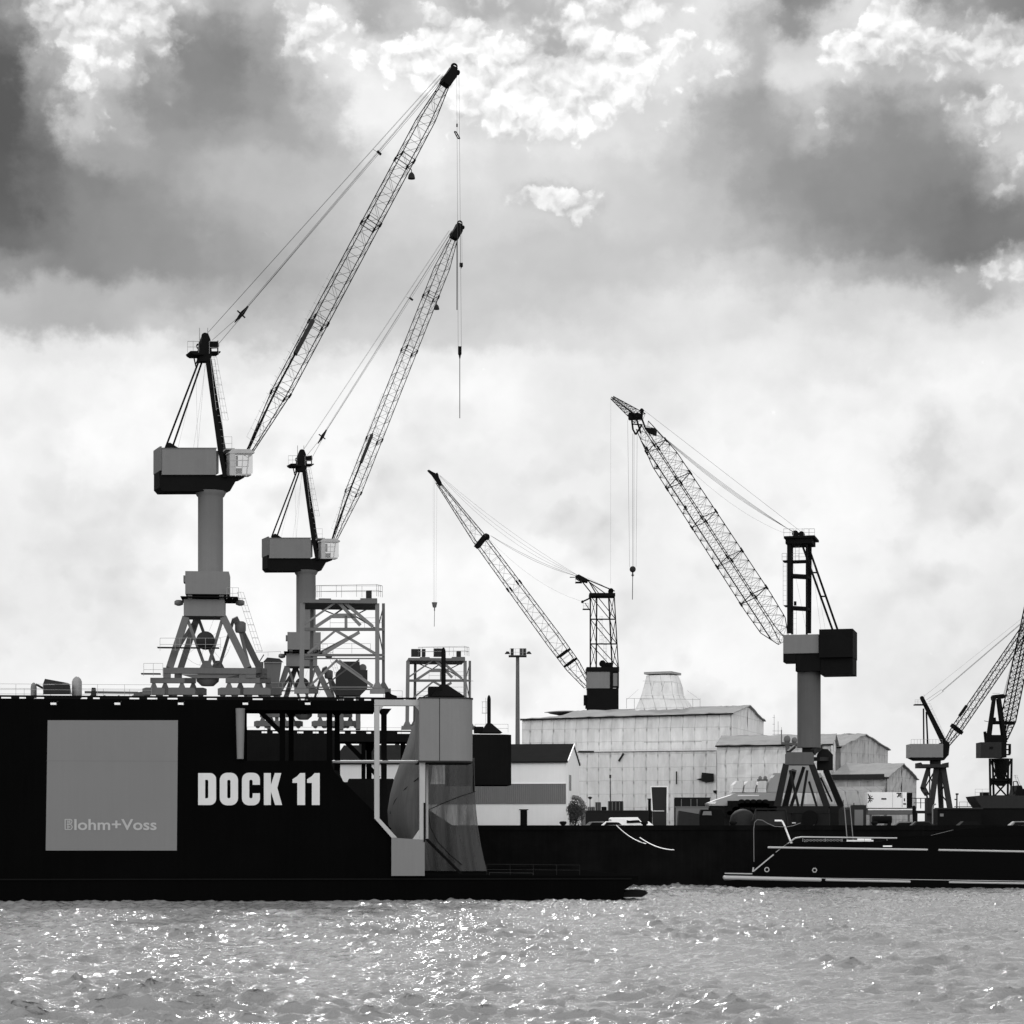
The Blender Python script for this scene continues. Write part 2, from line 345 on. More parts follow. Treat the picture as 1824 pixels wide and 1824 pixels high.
class MB:
    def __init__(s): s.v = []; s.f = []; s.sm = []
    def add(s, vs, fs, smooth=False):
        b = len(s.v); s.v += [tuple(p) for p in vs]
        for f in fs: s.f.append([b + i for i in f]); s.sm.append(smooth)
    def hexa(s, p):   # 8 points: bottom ring, top ring
        s.add(p, [(3, 2, 1, 0), (4, 5, 6, 7), (0, 1, 5, 4), (1, 2, 6, 5), (2, 3, 7, 6), (3, 0, 4, 7)])
    def box(s, a, b):
        x0, y0, z0 = a; x1, y1, z1 = b
        s.hexa([(x0, y0, z0), (x1, y0, z0), (x1, y1, z0), (x0, y1, z0), (x0, y0, z1), (x1, y0, z1), (x1, y1, z1), (x0, y1, z1)])
    def tube(s, p, q, r, n=6, r2=None, caps=True):
        p = Vector(p); q = Vector(q); d = q - p
        if d.length < 1e-6: return
        d.normalize(); u = d.orthogonal().normalized(); w_ = d.cross(u)
        r2 = r if r2 is None else r2; vs = []
        for c, rr in ((p, r), (q, r2)):
            for i in range(n):
                a = 2 * math.pi * i / n
                vs.append(c + u * (rr * math.cos(a)) + w_ * (rr * math.sin(a)))
        fs = [(i, (i + 1) % n, n + (i + 1) % n, n + i) for i in range(n)]
        s.add(vs, fs, n >= 8)
        if caps: s.add(vs, [tuple(range(n - 1, -1, -1)), tuple(range(n, 2 * n))])
    def bar(s, p, q, w_, h=None, side=(0, 1, 0)):   # rectangular bar; w_ across in the picture plane, h along side
        p = Vector(p); q = Vector(q); d = (q - p).normalized(); sd_ = Vector(side)
        if abs(d.dot(sd_)) > 0.95: sd_ = Vector((1, 0, 0))
        sd_ = (sd_ - d * d.dot(sd_)).normalized(); k = d.cross(sd_)
        h = w_ if h is None else h; w2 = w_
        if isinstance(w_, tuple): w2 = w_[1]; w_ = w_[0]; h = h if not isinstance(h, tuple) else h[0]
        P_ = []
        for c, ww in ((p, w_), (q, w2)):
            P_ += [c - k * ww / 2 - sd_ * h / 2, c + k * ww / 2 - sd_ * h / 2, c + k * ww / 2 + sd_ * h / 2, c - k * ww / 2 + sd_ * h / 2]
        s.hexa(P_)
    def path(s, pts, r, n=6):
        for a, b in zip(pts[:-1], pts[1:]): s.tube(a, b, r, n, caps=False)
    def prism(s, front, back):   # two matching loops
        n_ = len(front)
        s.add(list(front) + list(back), [tuple(range(n_)), tuple(range(2 * n_ - 1, n_ - 1, -1))] + [((i + 1) % n_, i, n_ + i, n_ + (i + 1) % n_) for i in range(n_)])
    def xz(s, pts, v0, v1):      # outline in x,z pushed from v0 to v1
        s.prism([(p[0], v0, p[1]) for p in pts], [(p[0], v1, p[1]) for p in pts])
    def xy(s, pts, z0, z1, smooth=False):
        s.prism([(p[0], p[1], z0) for p in pts], [(p[0], p[1], z1) for p in pts])
    def lathe(s, c, prof, n=20, smooth=True):   # prof: (r, z)
        vs = []; c = Vector(c)
        for r, z in prof:
            for i in range(n):
                a = 2 * math.pi * i / n; vs.append(c + Vector((r * math.cos(a), r * math.sin(a), z)))
        fs = []
        for j in range(len(prof) - 1):
            for i in range(n): fs.append((j * n + i, j * n + (i + 1) % n, (j + 1) * n + (i + 1) % n, (j + 1) * n + i))
        s.add(vs, fs, smooth)
        m_ = len(prof) - 1
        if prof[0][0] > 1e-3: s.add([vs[i] for i in range(n)], [tuple(range(n - 1, -1, -1))])
        if prof[m_][0] > 1e-3: s.add([vs[m_ * n + i] for i in range(n)], [tuple(range(n))])
    def ball(s, c, r, rz=None, n=14):
        rz = rz or r
        s.lathe(c, [(max(r * math.sin(math.pi * k / 10), 1e-4), -rz * math.cos(math.pi * k / 10)) for k in range(11)], n)
    def wheel(s, c, r, w_, n=16, hole=0):   # disc whose axle points along y
        c = Vector(c)
        if not hole:
            s.tube(c - Vector((0, w_ / 2, 0)), c + Vector((0, w_ / 2, 0)), r, n); return
        vs = []
        for y in (-w_ / 2, w_ / 2):
            for rr in (r, hole):
                for i in range(n):
                    a = 2 * math.pi * i / n; vs.append(c + Vector((rr * math.cos(a), y, rr * math.sin(a))))
        fs = []
        for i in range(n):
            j = (i + 1) % n
            fs += [(i, j, n + j, n + i), (2 * n + j, 2 * n + i, 3 * n + i, 3 * n + j), (j, i, 2 * n + i, 2 * n + j), (n + i, n + j, 3 * n + j, 3 * n + i)]
        s.add(vs, fs)
    def build(s, name, m, parent=None):
        me = bpy.data.meshes.new(name)
        me.from_pydata(s.v, [], s.f)
        me.polygons.foreach_set('use_smooth', s.sm)
        me.materials.append(M[m] if isinstance(m, str) else m)
        bm = bmesh.new(); bm.from_mesh(me); bmesh.ops.recalc_face_normals(bm, faces=bm.faces); bm.to_mesh(me); bm.free()
        o = bpy.data.objects.new(name, me); col.objects.link(o)
        if parent is not None: o.parent = parent
        return o

def tag(o, label, cat, group=None):
    o['label'] = label; o['category'] = cat
    if group: o['group'] = group
    return o
def thing(name, label, cat, fr, group=None):
    o = bpy.data.objects.new(name, None); o.empty_display_size = 0.5; col.objects.link(o)
    fr.place(o); return tag(o, label, cat, group)
def solo(mb, name, m, label, cat, fr, group=None):
    o = mb.build(name, m); fr.place(o); return tag(o, label, cat, group)

def rail(mb, pts, h=1.05, step=1.6, r=0.022, mids=2):
    """railing along a polyline of foot points"""
    pts = [Vector(p) for p in pts]; up = Vector((0, 0, 1))
    for a, b in zip(pts[:-1], pts[1:]):
        n_ = max(1, int(round((b - a).length / step)))
        for i in range(n_ + 1):
            p = a.lerp(b, i / n_); mb.tube(p, p + up * h, r, 4, caps=False)
        for k in range(1, mids + 1): mb.tube(a + up * h * k / mids, b + up * h * k / mids, r, 4, caps=False)

def truss(mb, A, B, prof, n_, rc, rl, lat, style='N', skip_cross=True):
    """box lattice from A to B. prof: (t, height, width). lat: unit vector across. height lies in the x-z plane."""
    A = Vector(A); B = Vector(B); d = (B - A).normalized(); lat = Vector(lat).normalized()
    up = lat.cross(d).normalized()
    if up.z < 0: up = -up
    ts = [p[0] for p in prof]
    def cor(t):
        h = np.interp(t, ts, [p[1] for p in prof]) / 2; w_ = np.interp(t, ts, [p[2] for p in prof]) / 2
        c = A.lerp(B, t)
        return [c + up * h - lat * w_, c - up * h - lat * w_, c - up * h + lat * w_, c + up * h + lat * w_]
    tt = sorted(set([i / n_ for i in range(n_ + 1)]))
    C_ = [cor(t) for t in tt]
    kn = sorted(set(ts)); K_ = [cor(t) for t in kn]
    for a, b in zip(K_[:-1], K_[1:]):
        for i in range(4): mb.tube(a[i], b[i], rc, 5, caps=False)
    for k in range(len(tt) - 1):
        a, b = C_[k], C_[k + 1]
        for i in range(4):
            j = (i + 1) % 4
            mb.tube(a[i], a[j], rl, 4, caps=False)
            if style == 'X' or k % 2 == 0: mb.tube(a[i], b[j], rl, 4, caps=False)
            if style == 'X' or k % 2 == 1: mb.tube(a[j], b[i], rl, 4, caps=False)
    return cor

def ladder(mb, p, q, w_=0.5, r=0.02, hoop=0.0, side=(1, 0, 0)):
    p = Vector(p); q = Vector(q); sd_ = Vector(side).normalized() * w_ / 2
    mb.tube(p - sd_, q - sd_, r, 4, caps=False); mb.tube(p + sd_, q + sd_, r, 4, caps=False)
    n_ = int((q - p).length / 0.6)
    for i in range(n_ + 1):
        c = p.lerp(q, i / max(n_, 1)); mb.tube(c - sd_, c + sd_, r * 0.7, 4, caps=False)
    if hoop:
        k = Vector((1, 0, 0)) if abs(sd_.x) < 0.1 else Vector((0, -1, 0))
        for i in range(0, n_ + 1, 2):
            c = p.lerp(q, i / max(n_, 1)); e = c + k * hoop
            mb.tube(c - sd_, e - sd_ * 0.6, r * .7, 4, caps=False); mb.tube(e - sd_ * 0.6, e + sd_ * .6, r * .7, 4, caps=False); mb.tube(e + sd_ * .6, c + sd_, r * .7, 4, caps=False)
        mb.tube(p + k * hoop, q + k * hoop, r * .7, 4, caps=False)

M['black2'] = M['black']
M['glass'] = bpy.data.materials.new('window_glass'); M['glass'].use_nodes = True
_t = M['glass'].node_tree; _t.nodes.clear()
_o = _t.nodes.new('ShaderNodeOutputMaterial'); _mx = _t.nodes.new('ShaderNodeMixShader'); _tr = _t.nodes.new('ShaderNodeBsdfTransparent'); _gl = _t.nodes.new('ShaderNodeBsdfGlossy')
_tr.inputs[0].default_value = (.72, .72, .72, 1); _gl.inputs['Roughness'].default_value = 0.05; _mx.inputs[0].default_value = 0.08
_t.links.new(_tr.outputs[0], _mx.inputs[1]); _t.links.new(_gl.outputs[0], _mx.inputs[2]); _t.links.new(_mx.outputs[0], _o.inputs[0])

# white plastic sheeting over scaffolding: seams, lacing points and slack folds
def sheet_mat(name, base):
    m = bpy.data.materials.new(name); m.use_nodes = True
    t = m.node_tree; b = t.nodes['Principled BSDF']; k = NT(t)
    b.inputs['Roughness'].default_value = 0.5; b.inputs['Specular IOR Level'].default_value = 0.3
    tc = t.nodes.new('ShaderNodeTexCoord').outputs['Object']
    sp = t.nodes.new('ShaderNodeSeparateXYZ'); t.links.new(tc, sp.inputs[0])
    xy = k.m('ADD', sp.outputs[0], k.m('MULTIPLY', sp.outputs[1], 0.97))
    wob = k.m('MULTIPLY', k.m('SUBTRACT', k.noise(tc, 0.8, 3), 0.5), 0.25)
    def line(c, period, wid):
        f = k.m('FRACT', k.m('DIVIDE', k.m('ADD', c, wob), period))
        f = k.m('ABSOLUTE', k.m('SUBTRACT', f, 0.5))              # 0.5 at the line
        return k.m('MULTIPLY', k.m('SUBTRACT', f, 0.5 - wid), 1 / wid, clamp=True)
    vs_ = line(xy, 1.83, 0.05); hs = line(sp.outputs[2], 2.0, 0.035)
    br = k.noise(tc, 0.9, 3, 0.6)
    spots = k.m('MULTIPLY', k.m('POWER', line(xy, 1.83, 0.12), 1.5), line(k.m('ADD', sp.outputs[2], 0.25), 2.0, 0.20))
    dirt = k.noise(k.v('MULTIPLY', tc, (1.2, 1.2, 0.35)), 0.6, 6, 0.7)
    v = k.m('SUBTRACT', 1.0, k.m('MULTIPLY', k.m('MAXIMUM', vs_, k.m('MULTIPLY', hs, 0.8)), k.m('MULTIPLY', br, 0.75)))
    v = k.m('MULTIPLY', v, k.m('SUBTRACT', 1.0, k.m('MULTIPLY', spots, k.m('MULTIPLY', k.noise(tc, 0.5, 2), 1.25))))
    v = k.m('MULTIPLY', v, k.m('MULTIPLY_ADD', dirt, 0.75, 0.62))
    v = k.m('MULTIPLY', v, base)
    c = t.nodes.new('ShaderNodeCombineColor')
    for i in range(3): t.links.new(v, c.inputs[i])
    t.links.new(c.outputs[0], b.inputs['Base Color'])
    bn = t.nodes.new('ShaderNodeBump'); bn.inputs['Strength'].default_value = 0.9; bn.inputs['Distance'].default_value = 0.25
    fold = k.noise(k.v('MULTIPLY', tc, (1.6, 1.6, 0.5)), 1.1, 5, 0.6, dist=0.8)
    bil = k.m('ABSOLUTE', k.m('SUBTRACT', k.m('FRACT', k.m('DIVIDE', xy, 1.83)), 0.5))
    t.links.new(k.m('ADD', k.m('MULTIPLY', fold, 0.6), k.m('MULTIPLY', bil, -0.35)), bn.inputs['Height'])
    t.links.new(bn.outputs[0], b.inputs['Normal'])
    return m
M['sheet'] = sheet_mat('white_sheeting', 0.66)
M['sheet_d'] = sheet_mat('darker_sheeting', 0.40)  # same sheeting with a darker base tone
M['sheet_hi'] = sheet_mat('clean_white_sheeting', 0.80)
M['sheet_roof'] = mat('sheeting_roof', 0.30, 0.9, 0.0, var=0.25, scale=0.25, streak=0.1, bump=0.5, bscale=1.5)
# ------------------------------------------------------------------ floating dock
DK = Fr(0, 200.0, 5.4)
at = DK.at
dock = thing('floating_dock', 'long black floating dock with a big white number painted on its side wall', 'floating dock', DK)
PZ = at(0, 1560).z                       # pontoon deck level
def zz(px, py, v=0): return at(px, py, v).z
def uu(px, v=0): return at(px, 1400, v).x
TOPZ = at(0, 1244).z; RAILZ = at(0, 1238).z
def PX(pts, v=0): return [(at(x, y, v).x, at(x, y, v).z) for x, y in pts]
# pontoon, full width of the dock, running out to the right
mb = MB()
e = at(1137, 1569)
mb.xz([(-95, -3.0), (uu(1104), -3.0), (uu(1112), at(1112, 1585).z), (e.x, at(1137, 1570).z), (e.x, PZ - .12), (uu(860), PZ), (-95, PZ)], 0.0, 64.0)
mb.build('pontoon', 'hull', dock)
mb = MB(); mb.xz([(-95, PZ - .35), (uu(1125), PZ - .42), (uu(1125), PZ - .30), (-95, PZ - .22)], -0.12, -0.003)
mb.build('rubbing_strake', 'black', dock)
# near side wall, with the cut-away end and its opening
mb = MB()
mb.xz([(-95, PZ), (uu(697), PZ), PX([(697, 1476)])[0], PX([(604, 1384)])[0], PX([(595, 1374)])[0], PX([(591, 1362)])[0], PX([(591, 1355)])[0], PX([(437, 1355)])[0], (uu(437), at(0, 1262).z), (uu(437), TOPZ), (-95, TOPZ)], 0.0, 6.0)
mb.build('side_wall', 'hull', dock)
g0 = at(0, 1262).z
mb = MB(); mb.box((uu(437) + .003, 0.02, g0), (uu(668), 5.98, TOPZ - .002))
mb.build('top_girder', 'hull', dock)
def post(x0, x1, y0, y1, v, th, m_='hull', gus=0, name='post'):
    mb = MB(); a = at(x0, y0, v); b = at(x1, y1, v)
    mb.box((a.x, v, b.z), (b.x, v + th, a.z))
    if gus:
        for sgn, ex in ((-1, a.x), (1, b.x)):
            mb.xz([(ex, a.z - .002), (ex + sgn * gus, a.z - .002), (ex, a.z - gus * 1.3)], v + .05, v + th - .05)
    return mb.build(name, m_, dock)
post(498, 508, 1262, 1356, 1.0, .6, gus=.0)
post(514, 523, 1262, 1356, 3.0, .6, gus=.55)
post(582, 592, 1262, 1356, 1.2, .6)
post(596, 605, 1262, 1372, 3.4, .5, gus=.5)
post(679, 689, 1262, 1478, 4.8, .5, 'hull2', gus=.45)
mb = MB(); mb.bar(at(458, 1262, 1.3), at(502, 1306, 1.3), .42, .4)
mb.build('diagonal_brace', 'hull', dock)
mb = MB(); mb.bar(at(759, 1494, 6.6), at(823, 1558, 6.6), .25, .3); mb.build('diagonal_brace', 'black', dock)
mb = MB(); a = at(759, 1360, 5.4); b = at(763, 1494, 5.4); mb.box((a.x, 5.4, b.z), (b.x, 5.7, a.z)); mb.build('post', 'frame', dock)
mb = MB(); a = at(754.5, 1430, -.47); b = at(757.5, 1500, -.47); mb.box((a.x, -.49, b.z), (b.x, -.455, a.z)); mb.build('guide_slot', 'black', dock)
mb = MB(); mb.tube(at(592, 1357, 2.2), at(746, 1357, 2.2), .14, 8); mb.build('cross_pipe', 'faint', dock)
# rounded pipe standing proud in the cut-away
mb = MB(); a = at(428, 1262, -0.15)
mb.tube((a.x, -0.2, a.z), (a.x, -0.2, at(428, 1352).z), 0.42, 14, 0.3); mb.build('vent_pipe', 'corr', dock)
# crane rail beam along the top, carried on stubs so the sky shows under it
for v in (0.25, 5.6):
    mb = MB(); mb.box((-95, v - .2, RAILZ - .14), (uu(742), v + .25, RAILZ))
    rnd = random.Random(3); x = -94.0
    while x < uu(738):
        wv = rnd.choice([.5, .7, .9, 1.6, 2.6]) if x > uu(60) else .7
        if uu(66) < x < uu(135) or uu(335) < x < uu(470): wv = 3.2
        mb.box((x, v - .15, TOPZ - .003), (min(x + wv, uu(740)), v + .2, RAILZ - .14)); x += wv + rnd.choice([.45, .6, .9])
    mb.build('crane_rail', 'black', dock)
mb = MB()
for v, xe in ((.05, 270), (6.1, 270)):
    rail(mb, [(-92, v, RAILZ), (uu(xe), v, RAILZ)], 1.0, 2.4, .02)
rail(mb, [(uu(688), 6.1, RAILZ), (uu(722), 6.1, RAILZ)], 1.0, 1.6, .02)
mb.build('deck_railing', 'faint', dock)
# square sign on the wall
mb = MB(); mb.xz(PX([(81.5, 1515), (315, 1515), (317, 1283), (85, 1283)]), -0.05, -0.003)
sign = mb.build('painted_sign', 'sign', dock)
sign['label'] = 'large square light grey field with company lettering'
mb = MB(); mb.xz([(at(83, 1356).x, at(83, 1355.6).z), (at(316, 1356).x, at(83, 1355.6).z), (at(316, 1356).x, at(83, 1355.0).z), (at(83, 1356).x, at(83, 1355.0).z)], -.056, -.051)
M['seam'] = mat('seam_paint', 0.13, 0.7, 0.1); mb.build('plate_seam', 'seam', sign)
def text_mesh(body, px0, px1, py_base, py_cap, par, m_, v0, bold, name):
    cu = bpy.data.curves.new(name, 'FONT'); cu.body = body; cu.offset = bold; cu.extrude = 0.012; cu.size = 1.0; cu.resolution_u = 4
    tmp = bpy.data.objects.new('tmp', cu); col.objects.link(tmp)
    bpy.context.view_layer.update()
    me = bpy.data.meshes.new_from_object(tmp.evaluated_get(bpy.context.evaluated_depsgraph_get()))
    bpy.data.objects.remove(tmp)
    co = np.array([v.co[:] for v in me.vertices]); 
    a, b = at(px0, py_base), at(px1, py_base)
    sx = (b.x - a.x) / (co[:, 0].max() - co[:, 0].min()); cap = co[:, 1].max()
    sz = (at(px0, py_cap).z - a.z) / cap
    for v_, c in zip(me.vertices, co): v_.co = (a.x + (c[0] - co[:, 0].min()) * sx, v0 - c[2], a.z + c[1] * sz)
    me.materials.append(M[m_]); me.name = name
    o = bpy.data.objects.new(name, me); col.objects.link(o); o.parent = par
    return o
text_mesh('lohm+Voss', 132.5, 279, 1478, 1459, sign, 'signtext', -0.07, 0.018, 'company_lettering')
mb = MB()   # the B of the name: an outlined letter crossed by lines
def seg(x0, y0, x1, y1, wpx=1.7): mb.bar(at(x0, y0, -.075), at(x1, y1, -.075), wpx * .05, .02)
for s_ in ((116, 1459, 116, 1478), (116, 1459.6, 126, 1459.6), (116, 1477.6, 126, 1477.6), (121, 1459, 121, 1478), (126.5, 1459.5, 128.5, 1463), (128.5, 1463, 126, 1468.3), (126, 1468.3, 129, 1473), (129, 1473, 126.5, 1477.5), (119, 1468.4, 127, 1468.4), (119.5, 1464, 125, 1464), (119.5, 1473, 125.5, 1473), (124.5, 1460, 124.5, 1468)): seg(*s_)
mb.build('company_lettering', 'signtext', sign)
# DOCK 11 in heavy condensed capitals
def rrect(x0, x1, y0, y1, r, n_=6, sq=()):
    out = []
    for k, (cx_, cy_, a0) in enumerate(((x1 - r, y0 + r, -90), (x1 - r, y1 - r, 0), (x0 + r, y1 - r, 90), (x0 + r, y0 + r, 180))):
        for i in range(n_ + 1):
            a = R(a0 + 90 * i / n_)
            if k in sq: c = ((x1, y0), (x1, y1), (x0, y1), (x0, y0))[k]; out.append(c)
            else: out.append((cx_ + r * math.cos(a), cy_ + r * math.sin(a)))
    return out
def ring(mb, outer, inner, lo=0, hi=None):
    hi = len(outer) if hi is None else hi; N_ = len(outer); V0, V1 = -.05, -.004
    o3 = [at(x, y) for x, y in outer]; i3 = [at(x, y) for x, y in inner]
    for k in range(lo, hi):
        j = (k + 1) % N_
        q = [o3[k], o3[j], i3[j], i3[k]]
        if (q[0] - q[1]).length < 1e-5 and (q[2] - q[3]).length < 1e-5: continue
        mb.prism([(p.x, V0, p.z) for p in q], [(p.x, V1, p.z) for p in q])
t_, b_ = 1377.0, 1434.0
num = MB()
ring(num, rrect(353, 385, t_, b_, 11, sq=(2, 3)), rrect(365.5, 371, t_ + 12, b_ - 12, 2.5, sq=(2, 3)))
ring(num, rrect(391.5, 424, t_ - .5, b_ + .5, 13), rrect(404.8, 410.6, t_ + 12, b_ - 12, 2.8))
def poly(pts): num.xz(PX(pts), -.05, -.004)
Co = rrect(431, 463, t_ - .5, b_ + .5, 12); Ci = rrect(444, 450, t_ + 12, b_ - 12, 2.8)
ring(num, Co[7:] + Co[:7], Ci[7:] + Ci[:7], 0, 27)
poly([(450, 1391.8), (463, 1388.5), (463, 1398), (450, 1398)]); poly([(450, 1413), (463, 1413), (463, 1422.5), (450, 1419.2)])
poly([(470, b_), (482.5, b_), (482.5, t_), (470, t_)])
poly([(482.6, 1410), (490, b_), (502.5, b_), (494, 1403.5), (501, t_), (489.5, t_), (482.6, 1398)])
for x in (521, 547):
    poly([(x + 8.5, b_), (x + 22.5, b_), (x + 22.5, t_), (x + 13.5, t_), (x + 8, 1383), (x, 1388), (x, 1394.5), (x + 8.5, 1394.5)])
num.build('dock_number', 'letter', dock)['label'] = 'big white condensed letters on the black wall'
# small lamps under the deck edge
for x in (95, 209, 322, 437, 548):
    mb = MB(); a = at(x, 1253, -1.0)
    mb.box((a.x - .24, -1.15, a.z - .12), (a.x + .24, -.6, a.z + .06)); ol = mb.build('deck_lamp', 'white', dock); mb = MB(); mb.bar((a.x + .1, -.6, a.z), (a.x + .3, 0, a.z + .25), .07); mb.build('bracket', 'dgrey', ol)
# grey guide frame at the end of the wall
def gbox(px0, py0, px1, py1, v0, v1, mb):
    a = at(px0, py0, v0); b = at(px1, py1, v0); mb.box((a.x, v0, b.z), (b.x, v1, a.z))
mb = MB()
gbox(667, 1246, 748, 1257, -.45, .6, mb)
gbox(667, 1257.02, 676, 1458, -.45, .5, mb)
mb.xz(PX([(667, 1458.02), (676, 1458.02), (707, 1492), (697, 1492)]), -.45, .5)
pb = MB(); pb.xz(PX([(697, 1560), (756, 1560), (756, 1496), (697, 1492.02)]), -.45, .6); pb.build('foot_panel', 'lgrey', dock)
mb.xz(PX([(747, 1495.5), (757, 1495.5), (757, 1357), (747, 1357)]), -.45, .6)
for q in ([(676, 1257.1), (684, 1257.1), (676, 1266)], [(747, 1257.1), (747, 1268), (738, 1257.1)], [(747, 1495), (747, 1478), (735, 1495)]):
    mb.xz(PX(q), -.4, .5)
mb.build('end_frame', 'frame', dock)
mb = MB(); 
zt, zb = at(790, 1244, -1).z, at(790, 1355, -1).z
def plan(x0, x1, v0, v1, r):
    pts = [(x0, v0)]
    for i in range(9):
        a = R(-90 + 90 * i / 8); pts.append((x1 - r + r * math.cos(a), v0 + r + r * math.sin(a)))
    return pts + [(x1, v1), (x0, v1)]
pl = plan(at(747, 1300, -1).x, at(844, 1300, -1).x, -1.0, 6.4, 1.6)
mb.xy(pl, zb, zt)
bxo = mb.build('end_box', 'lgrey', dock)
mb = MB(); mb.xy(plan(at(747, 1300, -1).x - .02, at(844, 1300, -1).x + .06, -1.06, 6.45, 1.6), zt + .002, zt + .12); mb.xy(plan(at(747, 1300, -1).x - .02, at(844, 1300, -1).x + .03, -1.03, 6.45, 1.6), zb - .14, zb - .002)
mb.box((at(783, 1300, -1).x - .03, -1.02, zb), (at(783, 1300, -1).x + .03, -.99, zt))
mb.build('box_rim', 'dgrey', bxo)
# guide post on top
def guide_post(x, y_top, y_sh, y_deck, w_, base0, base1, v, blk, s_, m_='black'):
    mb = MB(); c = at(x, y_deck, v); zt_ = at(x, y_top, v).z; zs = at(x, y_sh, v).z
    r = w_ * s_ / 2
    mb.lathe((c.x, v, 0), [(r, zs), (r, zt_ - 2.2 * r), (r * .8, zt_ - r), (r * .45, zt_ - .3 * r), (.02, zt_)], 14)
    a = at(base0, y_deck, v).x; b = at(base1, y_deck, v).x
    mb.hexa([(a, v - 1.6, c.z), (b, v - 1.6, c.z), (b, v + 1.6, c.z), (a, v + 1.6, c.z), (c.x - r * 1.3, v - r, zs + .1), (c.x + r * 1.3, v - r, zs + .1), (c.x + r * 1.3, v + r, zs + .1), (c.x - r * 1.3, v + r, zs + .1)])
    q0 = at(blk[0], blk[1], v); q1 = at(blk[2], blk[3], v); mb.box((q0.x, v - 1, q1.z), (q1.x, v + 1, q0.z))
    return mb.build('guide_post', m_, dock)
guide_post(790, 1153, 1221, 1242, 8.2, 766, 826, 2.5, (763, 1224, 785, 1242), .0515)
guide_post(871, 1238, 1290, 1306, 6.6, 856, 893, 60, (845, 1295, 860, 1306), .0665)
mb = MB()
c0 = at(866, 1250, 60); ladder(mb, at(863, 1250, 60), at(863, 1271, 60), .5, .025); mb.tube(at(858, 1250, 60), at(869, 1250, 60), .03, 4); mb.tube(at(858, 1270, 60), at(869, 1270, 60), .03, 4); mb.tube(at(865, 1243, 60), at(865, 1290, 60), .025, 4)
mb.build('post_ladder', 'faint', dock); mb = MB(); mb.tube(at(838, 1215, 5), at(838, 1244, 5), .035, 4); mb.tube(at(838, 1213, 5), at(843, 1213, 5), .03, 4)
mb.build('lamp_arm', 'faint', dock); mb = MB(); rail(mb, [at(795, 1243, 5.5), at(833, 1243, 5.5)], 1.0, 1.6, .02)
mb.build('box_railing', 'faint', dock); mb = MB(); rail(mb, [at(846, 1305, 63), at(905, 1305, 63)], 1.0, 1.6, .025)
mb.build('box_railing', 'faint', dock)
# far side wall
FV = 58.0
def fx(pts, v=FV): return [(at(x, y, v).x, at(x, y, v).z) for x, y in pts]
mb = MB(); ft = at(500, 1306, FV).z
mb.xz([(-95, PZ), (uu(600, FV), PZ), (uu(600, FV), ft), (-95, ft)], FV, FV + 6); mb.build('far_side_wall', 'hull2', dock)
mb = MB()
mb.box((uu(600, FV) + .003, FV, at(600, 1321, FV).z), (uu(842, FV), FV + 6, ft)); mb.build('far_girder', 'hull2', dock)
mb = MB()
for x0, x1, v in ((644, 651, FV + .3), (653, 662, FV + 3), (714, 722, FV + .3), (601, 606, FV + .3)):
    a = at(x0, 1321, v); b = at(x1, 1388, v); mb.box((a.x, v, b.z), (b.x, v + .6, a.z - .003))
mb.xz(fx([(646, 1321.2), (662, 1321.2), (675, 1321.2), (663, 1338), (652, 1334)]), FV + 3.1, FV + 3.4)
mb.bar(at(615, 1320, FV + .6), at(646, 1352, FV + .6), .5); mb.bar(at(654, 1362, FV + .6), at(675, 1386, FV + .6), .45)
mb.box((uu(606, FV), FV + .35, at(600, 1361, FV).z), (uu(740, FV), FV + .8, at(600, 1354, FV).z))
mb.build('far_frame', 'hull', dock)
mb = MB()
mb.xz([(uu(600, FV) + .003, PZ), (uu(838, FV), PZ)] + fx([(836, 1490), (760, 1440), (700, 1387), (622, 1387), (620, 1393), (612, 1393), (606, 1380)]) + [(uu(600, FV) + .003, at(600, 1370, FV).z)], FV + .05, FV + 5.95)
mb.build('far_lower_wall', 'hull2', dock)
mb = MB(); mb.xy(plan(at(800, 1350, FV - 1).x, at(913, 1350, FV - 1).x, FV - 1, FV + 6.4, 1.6), at(880, 1398, FV - 1).z, at(880, 1308, FV - 1).z)
mb.build('far_end_box', 'hull2', dock)
for v in (FV + .3, FV + 5.6):
    mb = MB(); z_ = at(500, 1300.5, v).z; mb.box((-95, v - .2, z_ - .14), (uu(745, v), v + .25, z_)); x = -60.0; rnd = random.Random(9)
    while x < uu(742, v) - 2:
        wv = rnd.choice([.6, 1.1, 2.2]); mb.box((x, v - .15, ft - .003), (x + wv, v + .2, z_ - .14)); x += wv + .7
    mb.build('far_crane_rail', 'black', dock)
mb = MB(); rail(mb, [(uu(440, 64), 64, ft), (uu(745, 64), 64, ft)], 1.0, 2.0, .02); mb.build('far_railing', 'faint', dock)
# things lying on the pontoon end
mb = MB()
rail(mb, [(uu(872), 3, PZ), (uu(1040), 3, PZ - .08)], .95, 2.4, .02, 2)
rail(mb, [(uu(872), .3, PZ), (uu(950), .3, PZ - .05)], .22, 6, .03, 1)
mb.build('pontoon_railing', 'dgrey', dock)
mb = MB(); a = at(1112, 1588, 2); b = at(1152, 1588, 2)
mb.xz([(a.x, a.z + .06), (b.x - .3, a.z + .12), (b.x, a.z - .12), (b.x - .6, a.z - .5), (a.x - 1, a.z - .5)], 1, 6)
mb.build('end_fender', 'rubber', dock)
